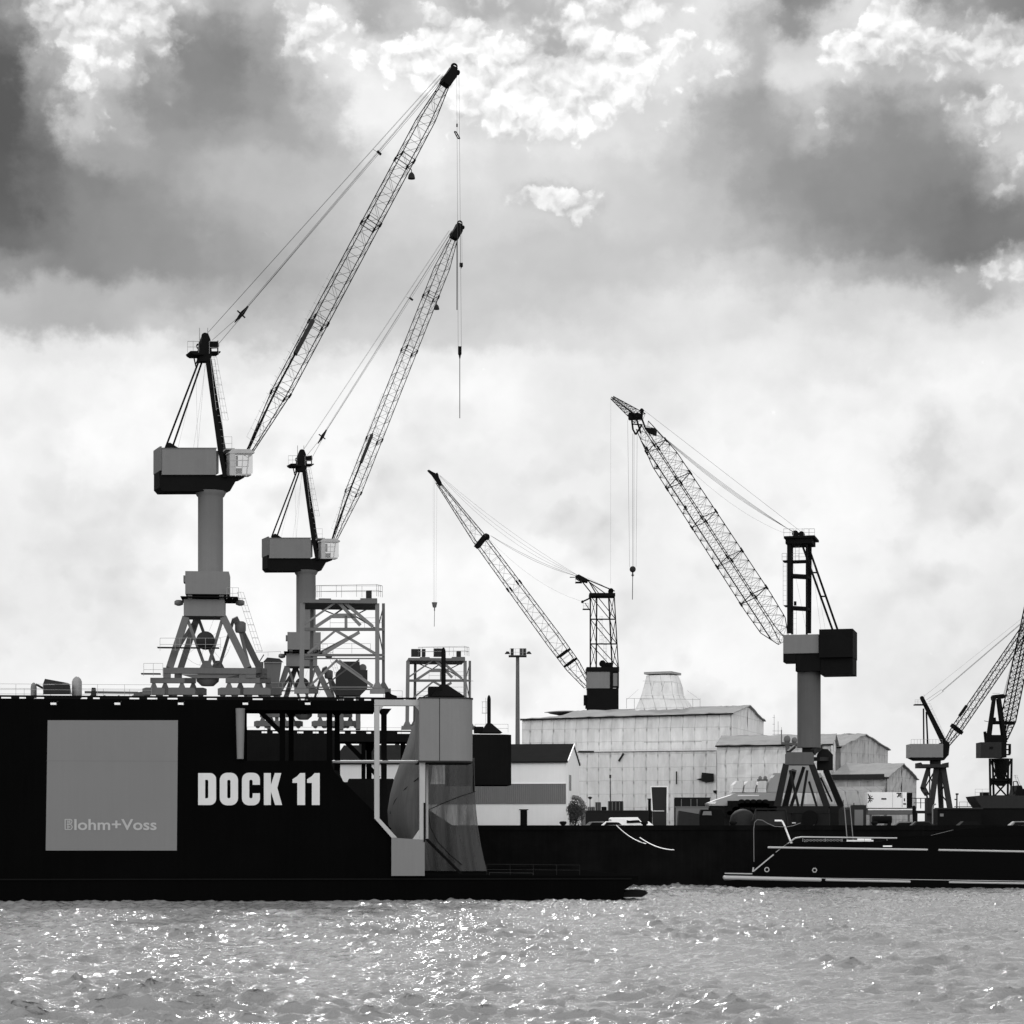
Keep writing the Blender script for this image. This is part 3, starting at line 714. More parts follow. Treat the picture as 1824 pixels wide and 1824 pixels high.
# clutter on the near deck, left
fd = Fr(95, 203.0, 5.4, RAILZ)
mb = MB(); f = fd.at
mb.hexa([f(77, 1237, -1), f(128, 1237, -1), f(128, 1237, 1.6), f(77, 1237, 1.6), f(76, 1220, -1), f(124, 1218, -1), f(124, 1218, 1.6), f(76, 1220, 1.6)])
mb.hexa([f(76, 1219.8, -1), f(124, 1217.8, -1), f(124, 1217.8, 1.6), f(76, 1219.8, 1.6), f(80, 1209, -.8), f(121, 1216.5, -.8), f(121, 1216.5, 1.2), f(80, 1209, 1.2)])
mb.bar(f(77, 1226, 0), f(64, 1219, 0), .2)
solo(mb, 'deck_winch_box', 'dgrey', 'dark tilted winch housing on the dock wall, above the square grey sign', 'winch', fd)
for px, r, lab, mm in ((60, 5.5, 'small round grey float against the left side of the dark winch housing', 'corr'), (137, 9, 'pale rounded vent hood just right of the dark winch housing', 'faint')):
    fr = Fr(px, 204.5, 5.4, RAILZ); mb = MB(); rr = r * .05
    mb.lathe((0, 0, 0), [(rr * .95, 0), (rr, .3), (rr, 1.5 if r > 6 else 1.0), (rr * .8, 1.75 if r > 6 else 1.25), (rr * .35, 1.95 if r > 6 else 1.4), (.02, 2.0 if r > 6 else 1.43)], 14)
    solo(mb, 'vent_hood', mm, lab, 'vent', fr)
fr = Fr(166, 202.5, 5.4, RAILZ); mb = MB(); g = fr.at
mb.xz([(g(162, 1238).x, 0), (g(171.5, 1238).x, 0), (g(170, 1222).x, .8), (g(164, 1222).x, .8)], -.4, .4)
solo(mb, 'mooring_bollard', 'dgrey', 'dark stubby bollard on the dock deck between winch housing and crane', 'bollard', fr)
fr = Fr(200, 203.5, 5.4, RAILZ); mb = MB(); g = fr.at
mb.bar(g(151, 1233, 0), g(246, 1234, 0), .2, .3); mb.xz([(g(236, 1238).x, 0), (g(262, 1238).x, 0), (g(256, 1228).x, .55), (g(240, 1230).x, .45)], -.3, .3)
for x in (160, 185, 210, 235): mb.box((g(x, 1238).x, -.1, 0), (g(x, 1238).x + .15, .1, .2))
solo(mb, 'drawbar', 'grey2', 'long low grey steel beam lying on the dock deck left of the big crane', 'beam', fr)
fr = Fr(694, 206.0, 5.4, RAILZ); mb = MB(); g = fr.at
mb.xz([(g(686, 1240).x, 0), (g(708, 1240).x, 0), (g(706, 1234).x, .28), (g(698, 1232).x, .4), (g(692, 1226).x, .65), (g(686, 1228).x, .6)], -.6, .6)
solo(mb, 'rail_stop', 'black', 'low black rail stop block beside the foot of the near service tower', 'rail stop', fr)

# ship standing in the dock
fr = Fr(775, 234.0, 5.4, PZ); mb = MB()
rows = [(1285, 743, 790), (1305, 737, 786), (1340, 725, 780), (1380, 710, 776), (1410, 702, 772), (1440, 697, 770), (1465, 698, 770), (1485, 703, 772), (1510, 714, 776), (1553, 735, 780)]
vs = []; N_ = 28
for py, a, b in rows:
    pa = fr.at(a, py); pb = fr.at(b, py); cx_ = (pa.x + pb.x) / 2; rx = (pb.x - pa.x) / 2
    for i in range(N_):
        t = 2 * math.pi * i / N_; k = math.cos(t); s_ = math.sin(t)
        vs.append((cx_ + rx * math.copysign(abs(k) ** .9, k), 9 + 10 * s_, pa.z))
fs = [(j * N_ + i, j * N_ + (i + 1) % N_, (j + 1) * N_ + (i + 1) % N_, (j + 1) * N_ + i) for j in range(len(rows) - 1) for i in range(N_)]
mb.add(vs, fs, True); mb.add(vs, [tuple(range(N_)), tuple(range(len(vs) - 1, len(vs) - 1 - N_, -1))])
sh = thing('ship', 'grey rounded ship bow standing inside the floating dock behind the grey end frame', 'ship', fr)
mb.build('hull', 'ship', sh)
def on_hull(px, py):
    for (y0, a0, b0), (y1, a1, b1) in zip(rows[:-1], rows[1:]):
        if y0 <= py <= y1:
            t = (py - y0) / (y1 - y0); a = a0 + (a1 - a0) * t; b = b0 + (b1 - b0) * t
    pa = fr.at(a, py); pb = fr.at(b, py); pc = fr.at(px, py); cx_ = (pa.x + pb.x) / 2; rx = (pb.x - pa.x) / 2
    k = max(-1, min(1, (pc.x - cx_) / rx)); k = math.copysign(abs(k) ** (1 / .9), k)
    return Vector((pc.x, 9 - 10 * math.sqrt(max(0, 1 - k * k)) - .03, pc.z))
mb = MB()
for cv in ([(699, 1448), (706, 1425), (722, 1405), (740, 1390), (746, 1385)],):
    mb.path([on_hull(*c) for c in cv], .05, 5)
mb.build('weld_seam', 'black', sh)

# see-through net hung across the dock end
M['net'] = bpy.data.materials.new('dark_netting'); M['net'].use_nodes = True
_t = M['net'].node_tree; _b = _t.nodes['Principled BSDF']; _k = NT(_t)
_tc = _t.nodes.new('ShaderNodeTexCoord').outputs['Object']
_b.inputs['Base Color'].default_value = (.075, .075, .075, 1); _b.inputs['Roughness'].default_value = 0.9; _b.inputs['Specular IOR Level'].default_value = 0.0
_fold = _k.noise(_k.v('MULTIPLY', _tc, (1.0, 1.0, 0.12)), 1.1, 5, 0.6, dist=0.6)
_t.links.new(_k.m('MULTIPLY_ADD', _fold, 0.8, 0.42, clamp=True), _b.inputs['Alpha'])
fr = Fr(812, 232.0, 5.4, PZ); q = fr.at
nt = thing('protective_net', 'dark see-through net hanging behind the grey end frame and flaring out to the pontoon', 'net', fr)
nr_ = [(1350, 757, 845), (1400, 757, 846), (1440, 757, 848), (1475, 758, 852), (1510, 760, 858), (1540, 764, 865), (1557, 768, 869)]
mb = MB(); vs = []; NX = 36
for py, a, b in nr_:
    for i in range(NX + 1):
        t = i / NX; p_ = q(a + (b - a) * t, py); k = (py - 1350) / 207
        vs.append((p_.x, -2.2 * math.sin(math.pi * t) * (.4 + .6 * k) + .25 * math.sin(t * 19 + 2 * k) + .12 * math.sin(t * 47 + 5 * k), p_.z))
mb.add(vs, [(j * (NX + 1) + i, j * (NX + 1) + i + 1, (j + 1) * (NX + 1) + i + 1, (j + 1) * (NX + 1) + i) for j in range(len(nr_) - 1) for i in range(NX)], True)
mb.build('mesh_sheet', 'net', nt)
for cv in ([(760, 1444), (785, 1432), (815, 1420), (846, 1410)], [(762, 1446), (766, 1475), (778, 1500), (798, 1522), (820, 1540)]):
    mb = MB(); mb.path([Vector((q(x, y).x, -2.5 * math.sin(math.pi * min(1, max(0, (x - 757) / 92))) - .3, q(x, y).z)) for x, y in cv], .045, 5); mb.build('tie_rope', 'black', nt)
mb = MB(); mb.bar(q(840, 1352), q(842, 1410), .35, .3); mb.build('hanger', 'black', nt)

# lattice service towers on both walls
def tower(fr, q, label, group, s_):
    t = thing('service_tower', label, 'lattice tower', fr, group)
    V0, V1 = 0.3, 5.3
    for (xa, xb, v, wa) in ((539, 537, V0, 8), (672, 672, V0, 7), (556, 554, V1, 6), (683, 683, V1, 5)):
        mb = MB(); mb.bar(q(xa, 1075, v), q(xb, 1226, v), wa * s_ * 1.05, .4)
        mb.bar(q(xb, 1215, v), q(xb, 1226, v), (wa * s_, 18 * s_), .5); mb.bar(q(xb - 13, 1231, v), q(xb + 13, 1231, v), 9 * s_, .6)
        mb.build('leg', 'grey' if v == V0 else 'grey2', t)
    mb = MB(); a, b = q(540, 1064, V0 - .4), q(672, 1075, V0 - .4); mb.box((a.x, V0 - .5, b.z), (b.x, V1 + .5, b.z + 6 * s_))
    mb.box((a.x + 1.4, V0 - .3, b.z + 6 * s_), (q(566, 1060).x + 1.2, V1, b.z + 8.5 * s_)); mb.box((q(642, 1060).x, V0 - .3, b.z + 6 * s_), (b.x, V1, b.z + 9.5 * s_))
    mb.build('platform', 'grey2', t)
    mb = MB()
    for (y, w_) in ((1121, 7), (1167, 5), (1173, 2.5)):
        for v in (V0, V1):
            mb.bar(q(540, y, v), q(676, y, v), w_ * s_ * .8, .3)
        mb.bar(q(539, y, V0), q(556, y, V1), .25); mb.bar(q(672, y, V0), q(683, y, V1), .25)
    mb.bar(q(540, 1224, V0), q(664, 1224, V0), 2.4 * s_, .2); mb.bar(q(545, 1228, V1), q(680, 1228, V1), 2.4 * s_, .2)
    mb.build('cross_beam', 'grey2', t)
    mb = MB()
    for (x0, y0, x1, y1, w_) in ((600, 1070, 642, 1114, 5), (612, 1072, 664, 1116, 5), (542, 1112, 598, 1073, 3), (560, 1118, 592, 1097, 5), (592, 1097, 634, 1097, 7), (616, 1097, 616, 1118, 4),
                             (548, 1164, 598, 1123, 3.2), (598, 1123, 668, 1164, 4), (575, 1165, 640, 1126, 5), (552, 1222, 600, 1176, 3.2), (598, 1176, 664, 1222, 4.5), (604, 1176, 645, 1206, 3)):
        mb.bar(q(x0, y0, V0), q(x1, y1, V0), w_ * s_ * 1.15, .25)
    mb.build('front_bracing', 'grey', t); mb = MB()
    for (x0, y0, x1, y1, w_) in ((560, 1080, 597, 1095, 2), (668, 1078, 640, 1092, 2), (556, 1121, 620, 1078, 2.5), (560, 1167, 640, 1125, 3), (672, 1121, 600, 1078, 2.2), (580, 1220, 640, 1175, 2.6), (683, 1080, 673, 1120, 2), (683, 1167, 674, 1122, 2)):
        mb.bar(q(x0, y0, V1), q(x1, y1, V1), w_ * s_, .2)
    mb.build('rear_bracing', 'grey2', t)
    mb = MB()
    zc = q(600, 1064).z
    pts = [q(563, 1064, V0 - .4), q(671, 1062, V0 - .4), q(681, 1064, V1 + .3), q(572, 1064, V1 + .3), q(563, 1064, V0 - .4)]
    rail(mb, pts, 21 * s_, 1.7, .025); rail(mb, [q(588, 1118, V1), q(680, 1118, V1)], 18 * s_, 1.7, .02); rail(mb, [q(560, 1164, V1), q(660, 1164, V1)], 18 * s_, 1.7, .02)
    mb.build('railing', 'faint', t)
    mb = MB(); a = q(652, 1053, 2); mb.box((a.x, 1.5, zc), (a.x + 10 * s_, 2.4, a.z)); mb.build('control_box', 'dgrey', t)
    return t
F1 = Fr(600, 203.0, 5.4, RAILZ)
tower(F1, F1.at, 'grey lattice service tower on the near dock wall, right of the two tall cranes', 'lattice service towers on the dock', .0507)
Y2 = 203.0 + 61
F2 = Fr(780, 266.0, 5.4, RAILZ)
def q2(px, py, v=0): return F2.at(727.5 + (px - 540) * .765, 1168 + (py - 1063) * .765, v)
T2 = tower(F2, q2, 'smaller lattice service tower behind the grey end box and the round-tipped black post', 'lattice service towers on the dock', .0507)
for x0, x1, y0 in ((733, 749, 1156), (752, 758, 1156), (773, 788, 1155)):
    mb = MB(); a = F2.at(x0, y0, 1.0); b = F2.at(x1, 1169, 1.0); mb.box((a.x, .9, b.z), (b.x, 2.0, a.z)); mb.build('equipment_case', 'dgrey', T2)

# deck machinery on the far wall, seen between the cranes and through the near tower
fr = Fr(484, 262.0, 5.4, at(500, 1300.5, 61).z); q = fr.at
hp_ = thing('hopper', 'grey funnel-shaped hopper with a capped top between the two tallest cranes', 'hopper', fr)
mb = MB(); mb.hexa([q(474, 1240, -1.2), q(494, 1240, -1.2), q(494, 1240, 1.2), q(474, 1240, 1.2), q(470, 1180, -1.6), q(502, 1180, -1.6), q(502, 1180, 1.6), q(470, 1180, 1.6)]); mb.build('bin', 'grey2', hp_)
mb = MB(); mb.hexa([q(468, 1179.8, -1.8), q(505, 1179.8, -1.8), q(505, 1179.8, 1.8), q(468, 1179.8, 1.8), q(476, 1171, -1.2), q(498, 1173, -1.2), q(498, 1173, 1.2), q(476, 1171, 1.2)]); mb.build('lid', 'dgrey', hp_)
for x in (476, 490):
    mb = MB(); a = q(x, 1240.5); mb.box((a.x, -1.1, 0), (a.x + .4, 1.1, a.z)); mb.build('support', 'grey2', hp_)
mb = MB(); a = q(455, 1180); b = q(469, 1200); mb.box((a.x, -1, b.z), (b.x, 1, a.z)); mb.bar(q(459, 1200.5), q(470, 1240), .4); mb.bar(q(462, 1179), q(470, 1166), .12); mb.build('chute', 'grey2', hp_)
mb = MB(); rail(mb, [q(455, 1170, -1), q(500, 1168, -1)], .5, 1.2, .025, 1); mb.build('hopper_railing', 'faint', hp_)
fr = Fr(625, 262.0, 5.4, at(500, 1300.5, 61).z); q = fr.at
wh = thing('winch_house', 'dark grey stepped machinery cabin visible through the lower bays of the near service tower', 'machinery cabin', fr)
mb = MB(); 
mb.xz([(q(598, 1240).x, q(598, 1240).z), (q(598, 1200).x, q(598, 1200).z), (q(606, 1192).x, q(606, 1192).z), (q(607, 1180).x, q(607, 1180).z), (q(640, 1180).x, q(640, 1180).z), (q(641, 1195).x, q(641, 1195).z), (q(654, 1195).x, q(654, 1195).z), (q(654, 1226).x, q(654, 1226).z), (q(640, 1240).x, q(640, 1240).z)], -1.5, 1.5); mb.build('housing', 'dgrey', wh)
mb = MB(); a = q(604, 1240.4); b = q(634, 1240.4); mb.box((a.x, -1.2, 0), (a.x + .5, 1.2, a.z)); mb.box((b.x, -1.2, 0), (b.x + .5, 1.2, b.z)); mb.build('base_frame', 'grey2', wh)
mb = MB(); mb.wheel(q(646, 1190), .45, 1.0, 14); mb.build('cable_drum', 'grey2', wh)
# ------------------------------------------------------------------ the two tall cranes on the dock walls
def dock_crane(fr, map_, jib, s_, base_v, label, hooks, eqs, rope_end, lamp_t, joints, box_t):
    t = thing('dock_crane', label, 'crane', fr, 'tall luffing cranes on the dock walls')
    PSI = 17.0
    # upper works turn on the column: a rotated frame built inside the thing
    def q(x, y, v=0): return fr.at(*map_(x, y), v)
    c0 = q(375, 880, 0)
    fu = Fr(0, 1, fr.yaw * 57.29578 + PSI, fr.z); cw = fr.o + fr.d * c0.x
    fu.o = cw
    rot = Matrix.Rotation(R(PSI), 4, 'Z'); off = Vector((c0.x, 0, 0))
    def u(x, y, v=0): return off + rot @ fu.at(*map_(x, y), v)          # fixed parts
    def uj(x, y, v=0): return off + rot @ fu.at(x, y, v)                # by true pixels
    ex = rot @ Vector((1, 0, 0)); ey = rot @ Vector((0, 1, 0))
    def pris(mb, pts, v0, v1, sh=7.5):
        k_ = .62 if sh else 1.0
        mb.prism([u(x - sh, y, 0) + ey * v0 * k_ for x, y in pts], [u(x - sh, y, 0) + ey * v1 * k_ for x, y in pts])
    def uc(x, y, v=0): return u(x - 7.5, y, v * .62)
    def ubox(mb, x0, y0, x1, y1, v0, v1): pris(mb, [(x0, y1), (x1, y1), (x1, y0), (x0, y0)], v0, v1)
    # ---- travelling portal
    qn = q
    for v in (base_v[0], base_v[1]):
        q = qn if v == base_v[0] else (lambda x, y, v=0: qn(x + 20, y, v))
        for (xs, xc) in ((255, 298), (389, 432)):
            mb = MB()
            near = v == base_v[0]
            for (a, b) in ((xs, xs + 38), (xs + 46, xs + 92)):
                p0, p1 = q(a - 1, 1225, v), q(b + 1, 1238, v); mb.xz([(p0.x, p1.z), (p1.x, p1.z), (p1.x, p0.z - .1), (p1.x - .3, p0.z), (p0.x + .3, p0.z), (p0.x, p0.z - .1)], v - .35, v + .35)
                for k in (.22, .78): mb.wheel((p0.x + (p1.x - p0.x) * k, v, p1.z + .02), .27, .2, 14)
                mid = (a + b) / 2; mb.hexa([q(mid - 7, 1227, v - .2), q(mid + 7, 1227, v - .2), q(mid + 7, 1227, v + .2), q(mid - 7, 1227, v + .2), q(mid - 3, 1217, v - .2), q(mid + 3, 1217, v - .2), q(mid + 3, 1217, v + .2), q(mid - 3, 1217, v + .2)])
            p0, p1 = q(xs + 13, 1207.5, v), q(xs + 74, 1217, v); mb.box((p0.x, v - .3, p1.z), (p1.x, v + .3, p0.z))
            p0, p1 = q(xc - 6, 1200, v), q(xc + 6, 1209, v); mb.box((p0.x, v - .25, p1.z), (p1.x, v + .25, p0.z - .01))
            mb.build('bogie', 'grey2', t)
        mb = MB(); p0, p1 = q(291, 1189.5, v), q(456, 1201, v); mb.box((p0.x, v - .35, p1.z), (p1.x, v + .35, p0.z)); mb.box((p0.x, v - .3, q(0, 1207, v).z), (q(304, 1201, v).x, v + .3, p1.z - .003)); mb.box((q(438, 1201, v).x, v - .3, q(0, 1207, v).z), (p1.x, v + .3, p1.z - .003))
        mb.xz([(q(322, 1201, v).x, q(322, 1201.3, v).z), (q(430, 1201, v).x, q(430, 1201.3, v).z), (q(400, 1208, v).x, q(400, 1208, v).z), (q(345, 1208, v).x, q(345, 1208, v).z)], v - .2, v + .2)
        mb.build('sill_beam', 'grey2', t)
    q = qn
    mb = MB()
    c = q(369, 1212, base_v[0]); mb.lathe((c.x, base_v[0] + 1.2, 0), [(.55, q(369, 1224).z), (1.0, q(369, 1216).z), (1.05, q(369, 1208).z), (.9, q(369, 1203).z)], 16)
    mb.build('cable_reel', 'grey2', t)
    for v, dx_, w_ in ((base_v[0], 0, 9.5), (base_v[1], 0, 8.5)):
        q = qn if v == base_v[0] else (lambda x, y, v=0: qn(x + 20, y, v))
        k = v - base_v[0]
        mb = MB(); mb.bar(q(302, 1190, v), q(331, 1100, v * .55), (w_ * s_ * 1.3, w_ * s_ * 1.3), .5); mb.build('leg', 'grey2', t)
        mb = MB(); mb.bar(q(442, 1190, v), q(398, 1100, v * .55), (w_ * s_ * 1.35, w_ * s_ * 1.3), .5); mb.build('leg', 'grey2', t)
        mb = MB(); mb.bar(q(366, 1190, v), q(334, 1103, v * .55), 5.5 * s_, .3); mb.bar(q(370, 1190, v), q(396, 1103, v * .55), 5.5 * s_, .3)
        mb.xz([(q(356, 1190, v).x, q(356, 1190, v).z + .01), (q(380, 1190, v).x, q(380, 1190, v).z + .01), (q(373, 1177, v).x, q(373, 1177, v).z), (q(363, 1177, v).x, q(363, 1177, v).z)], v - .12, v + .12)
        mb.build('portal_brace', 'grey2', t)
    q = qn
    mb = MB()
    for x in (302, 442): mb.bar(q(x, 1194, base_v[0] + .36), q(x + 20, 1194, base_v[1] - .36), .4, .5, side=(0, 0, 1))
    for xa, xb in ((298, 330), (446, 402)): mb.bar(q(xa + (xb - xa) * .1, 1180, base_v[0]), q(xa + 18 + (xb - xa) * .9, 1110, base_v[1] * .6), .3)
    mb.build('portal_tie', 'grey2', t)
    mb = MB(); a, b = q(329, 1071), q(401, 1101); mb.box((a.x, base_v[0] * .55 - .35, b.z), (b.x, base_v[1] * .55 + .35, a.z)); mb.build('portal_head', 'grey', t)
    mb = MB(); a, b = q(332, 1022), q(409, 1063); mb.box((a.x, base_v[0] * .6 - .5, b.z), (b.x, base_v[1] * .6 + .5, a.z))
    mb.box((q(328, 1030).x, -1.4, q(328, 1040).z), (a.x - .003, 0, q(328, 1028).z))
    for x in (336, 392): mb.box((q(x, 1063).x, -1.9, q(x, 1071).z), (q(x + 8, 1063).x, -1.5, q(x, 1063).z - .003)); mb.box((q(x, 1063).x, 1.5, q(x, 1071).z), (q(x + 8, 1063).x, 1.9, q(x, 1063).z - .003))
    mb.build('ballast_box', 'grey', t)
    mb = MB(); a, b = q(324, 1067), q(425, 1069.5); mb.box((a.x, -2.5, b.z), (b.x, 2.8, a.z)); mb.build('walkway', 'black', t)
    for x in (319, 428): mb = MB(); mb.lathe((q(x, 1075).x, -.5, 0), [(.15, q(x, 1080).z), (.4, q(x, 1078).z), (.4, q(x, 1072).z), (.25, q(x, 1070).z)], 10); mb.build('cable_drum', 'grey2', t)
    mb = MB(); mb.lathe((q(428, 1115).x, .5, 0), [(.42, q(x, 1126).z), (.5, q(x, 1122).z), (.5, q(x, 1109).z), (.3, q(x, 1106).z)], 10)
    mb.build('cable_drum', 'grey2', t)
    mb = MB(); mb.ball(q(366, 1141, base_v[0] - .3), 16.5 * s_); mb.build('round_tank', 'dgrey', t)
    mb = MB(); a, b = q(285, 1159), q(393, 1161); mb.box((a.x, base_v[0] - 1.5, b.z), (b.x, base_v[0] - .4, a.z))
    a, b = q(256, 1204), q(290, 1206); mb.box((a.x, base_v[0] - 1.0, b.z), (b.x, base_v[0] - .1, a.z)); mb.build('service_platform', 'dgrey', t)
    mb = MB()
    v = base_v[0] - 1.5; rail(mb, [q(285, 1159, v), q(393, 1159, v)], 22 * s_, 1.3, .022); rail(mb, [q(285, 1159, v + 1), q(320, 1159, v + 1)], 22 * s_, 1.3, .02)
    v = base_v[0] - 1.0; rail(mb, [q(256, 1204, v), q(290, 1204, v)], 22 * s_, .9, .022)
    rail(mb, [q(404, 1067, -2.4), q(425, 1067, -2.4), q(425, 1067, 2.6)], 20 * s_, .6, .02)
    pts = [q(366 + 45 * math.cos(a), 1141 + 45 * math.sin(a), base_v[0] + 2.2) for a in np.linspace(.2, 3.0, 14)]; mb.path(pts, .015, 4)
    for a in (-1.2, -.6, -.2, .4, .9, 1.8, 2.5): mb.tube(q(366 + 16 * math.cos(a), 1141 + 16 * math.sin(a), base_v[0] + 2.2), q(366 + 45 * math.cos(a), 1141 + 45 * math.sin(a), base_v[0] + 2.2), .012, 4)
    ladder(mb, q(462, 1160, -.5), q(428, 1055, -.5), .55, .022, .6)
    mb.build('railing', 'faint', t)
    # ---- column
    mb = MB(); r = 22.3 * s_; mb.lathe((c0.x, 0, 0), [(r, q(375, 1022).z + .002), (r, q(375, 886).z), (r * 1.1, q(375, 884).z), (r * 1.28, q(375, 876).z)], 36)
    mb.build('column', 'grey', t)
    # ---- slewing platform and house
    mb = MB(); pris(mb, [(286.5, 842), (286.5, 871), (293, 878), (412, 877.5), (424, 856.5), (437, 854), (437, 851), (404, 850), (404, 846), (390, 849.5), (290, 849.5), (290, 842)], -1.75, 1.75); mb.build('slewing_platform', 'black', t)
    mb = MB(); ubox(mb, 290.2, 803, 386, 849.3, -2.1, 2.1); ubox(mb, 386.1, 806, 392, 846, -1.6, 1.7); ubox(mb, 290, 801.5, 387, 803, -2.2, 2.2)
    mb.build('machinery_house', 'grey', t)
    mb = MB(); ubox(mb, 286.5, 799, 289.8, 841.8, -2.05, 2.05); mb.build('counterweight', 'grey2', t)
    mb = MB()
    for v in (-1.3, 1.3):
        mb.bar(u(369 if v < 0 else 373, 640, v * .25), u(393 if v < 0 else 399, 806, v), (7 * s_, 9 * s_), .35)
        mb.bar(u(393 if v < 0 else 399, 806, v), u(401 if v < 0 else 406, 850, v), 8 * s_, .35)
    for y, x in ((690, 377), (740, 385), (785, 392), (825, 399)): mb.bar(u(x, y, -1), u(x + 2, y, 1), .22)
    mb.build('a_frame', 'black', t)
    mb = MB()
    mb.tube(u(357, 636, -.4), u(295, 797, -1.2), 1.7 * s_, 8); mb.tube(u(362, 638, .4), u(306, 800, 1.2), 1.7 * s_, 8)
    pris(mb, [(287, 802), (294, 793), (297, 793), (311, 802)], -1.4, -1.0, 0)
    mb.build('back_stay', 'black', t)
    mb = MB(); pris(mb, [(353, 645), (372, 645), (375, 632), (372, 606), (368, 596), (362, 596), (357, 607), (354, 625)], -.55, .55, 0)
    pris(mb, [(373, 610), (386, 609), (388, 619), (373, 620)], -.4, .4, 0)
    mb.wheel(u(365.5, 600, 0), 6.6 * s_, .5, 18, 4.2 * s_); mb.wheel(u(385, 614.5, .1), 5.2 * s_, .5, 16, 2.6 * s_); mb.wheel(u(354, 617, 0), 4.5 * s_, .4, 14, 3 * s_)
    pris(mb, [(335, 628.5), (360, 628.5), (360, 635), (342, 635), (337, 632)], -.9, .9, 0)
    mb.bar(u(345, 635, 0), u(349, 653, 0), .12); mb.bar(u(354, 636), u(349, 648), .1); mb.bar(u(373, 630, 0), u(389, 630, 0), .1, 1.6); mb.bar(u(388, 607, 0), u(388, 632, 0), .13)
    mb.build('mast_head', 'black', t)
    mb = MB()
    rail(mb, [u(334, 628, -.9), u(354, 628, -.9)], 20 * s_, .7, .022); rail(mb, [u(334, 628, .9), u(354, 628, .9)], 20 * s_, .7, .02); rail(mb, [u(373, 630, -.8), u(389, 630, -.8)], 22 * s_, .8, .022)
    for x in (355.5, 370): mb.tube(u(x, 606, 0), u(x, 584, 0), .035, 5)
    ladder(mb, u(381, 636, 1.2), u(402, 748, 1.2), .5, .018, .45); ladder(mb, u(379, 640, -1.0), u(396, 790, -1.2), .4, .025)
    rail(mb, [u(399, 802, -1), u(413, 802, -1), u(413, 802, 1)], 24 * s_, .5, .018); mb.bar(u(398, 803, 0), u(413, 803, 0), .12, 2.0)
    for (x0, y0, x1, y1) in ((366, 640, 352, 803), (349, 652, 352, 803), (366, 650, 344, 803), (340, 700, 316, 803)): mb.tube(u(x0, y0, .3), u(x1, y1, .3), .012, 4)
    mb.build('mast_ladder', 'faint', t)
    # ---- cab with windows
    mb = MB(); V0, V1 = -2.5, -.7
    pris(mb, [(407, 811), (414, 804.5), (445, 805), (452.5, 810), (452.5, 812), (407, 812)], V0 - .05, V1 + .05)
    ubox(mb, 409, 812, 418, 848, V0, V1); ubox(mb, 409, 848, 447, 851, V0, V1)
    for v in (V0, V1 - .1):
        for (x0, y0, x1, y1, w_) in ((451, 812, 446, 848, 2.2), (440, 812, 438, 848, 1.2), (427, 812, 427, 848, 1.5), (418, 820, 450, 820, 1.0), (418, 831, 449, 831, .8)):
            mb.bar(uc(x0, y0, v + .05), uc(x1, y1, v + .05), w_ * s_, .1)
    for y in (812.5, 830, 848): mb.bar(uc(451.5 - (y - 812) * .13, y, V0 + .1), uc(451.5 - (y - 812) * .13, y, V1 - .1), .1)
    cab = mb.build('cab', 'frame', t)
    mb = MB(); mb.ball(uc(433, 842, (V0 + V1) / 2), 6 * s_, 7 * s_); ubox(mb, 420, 838, 432, 847.9, V0 + .3, V1 - .3); ubox(mb, 418.1, 816, 424, 834, V0 + .2, V1 - .2); mb.build('seat', 'dgrey', cab)
    mb = MB(); ubox(mb, 418.2, 812.2, 449.5, 847.8, V0 + .02, V0 + .04); mb.build('window', 'glass', cab)
    # ---- jib
    (fx0, fy0), (tx, ty) = jib
    A = uj(fx0, fy0, 0); B = uj(tx, ty, 0); L = (B - A).length; lat = ey
    mb = MB(); hgt = 1.42; wd = 2.0
    cor = truss(mb, A, B, [(0, .35, .9), (.16, hgt, wd), (.86, hgt * .95, wd), (.965, .62, .9)], 29, .048, .019, lat)
    for j in joints:
        c1 = cor(j - .005); c2 = cor(j + .005)
        for i in range(4): mb.tube(c1[i], c2[i], .11, 6); mb.tube(c1[i], c1[(i + 1) % 4], .03, 4); mb.tube(c2[i], c2[(i + 1) % 4], .03, 4)
    c1, c2 = cor(.0), cor(box_t[0])
    mb.tube(A - ex * .3, cor(.16)[0], .10, 6); mb.tube(cor(.16)[0], c2[0], .10, 6)
    jo = mb.build('jib', 'black', t)
    mb = MB(); c3 = cor(box_t[1]); mb.bar(c2[0], c3[0], .36, .5); mb.build('ram_housing', 'dgrey', jo)
    mb = MB()
    nrm = (cor(.5)[0] - cor(.5)[1]).normalized(); o_ = nrm * .75 + lat * -.2
    cA, cB = cor(.03)[0] + o_, cor(.44)[0] + o_; mb.tube(cA, cB, .012, 4)
    for k in range(21): p = cor(.03 + .41 * k / 20)[0]; mb.tube(p, p + o_, .014, 4)
    mb.build('jib_handrail', 'faint', jo)
    d = (B - A).normalized(); mb = MB()
    up = lat.cross(d).normalized()
    if up.z < 0: up = -up
    P0 = A.lerp(B, .955)
    def head(pts, v0, v1): mb.prism([P0 + d * a + up * b + lat * v0 for a, b in pts], [P0 + d * a + up * b + lat * v1 for a, b in pts])
    k = s_ / .0507
    head([(0, -.45), (0, .45), (.5, .5), (1.3, .35), (1.9, .3), (1.95, -.25), (1.2, -.6), (.5, -.5)], -.5, .5)
    tip = P0 + d * 1.95
    mb.wheel(tip + d * .1, .34, .35, 16, .24); mb.wheel(tip - d * .15 - up * .55, .22, .3, 12); 
    mb.build('jib_head', 'black', jo)
    # lamp hanging off the jib
    c1 = cor(lamp_t); p = c1[2] - up * .35 + Vector((0, 0, -.25)) + ex * .15
    mb = MB(); mb.path([c1[2], c1[2] - up * .35 + ex * .15, p], .04, 5); mb.lathe(p, [(.34, -.62), (.34, -.52), (.27, -.22), (.14, -.04), (.06, 0)], 14)
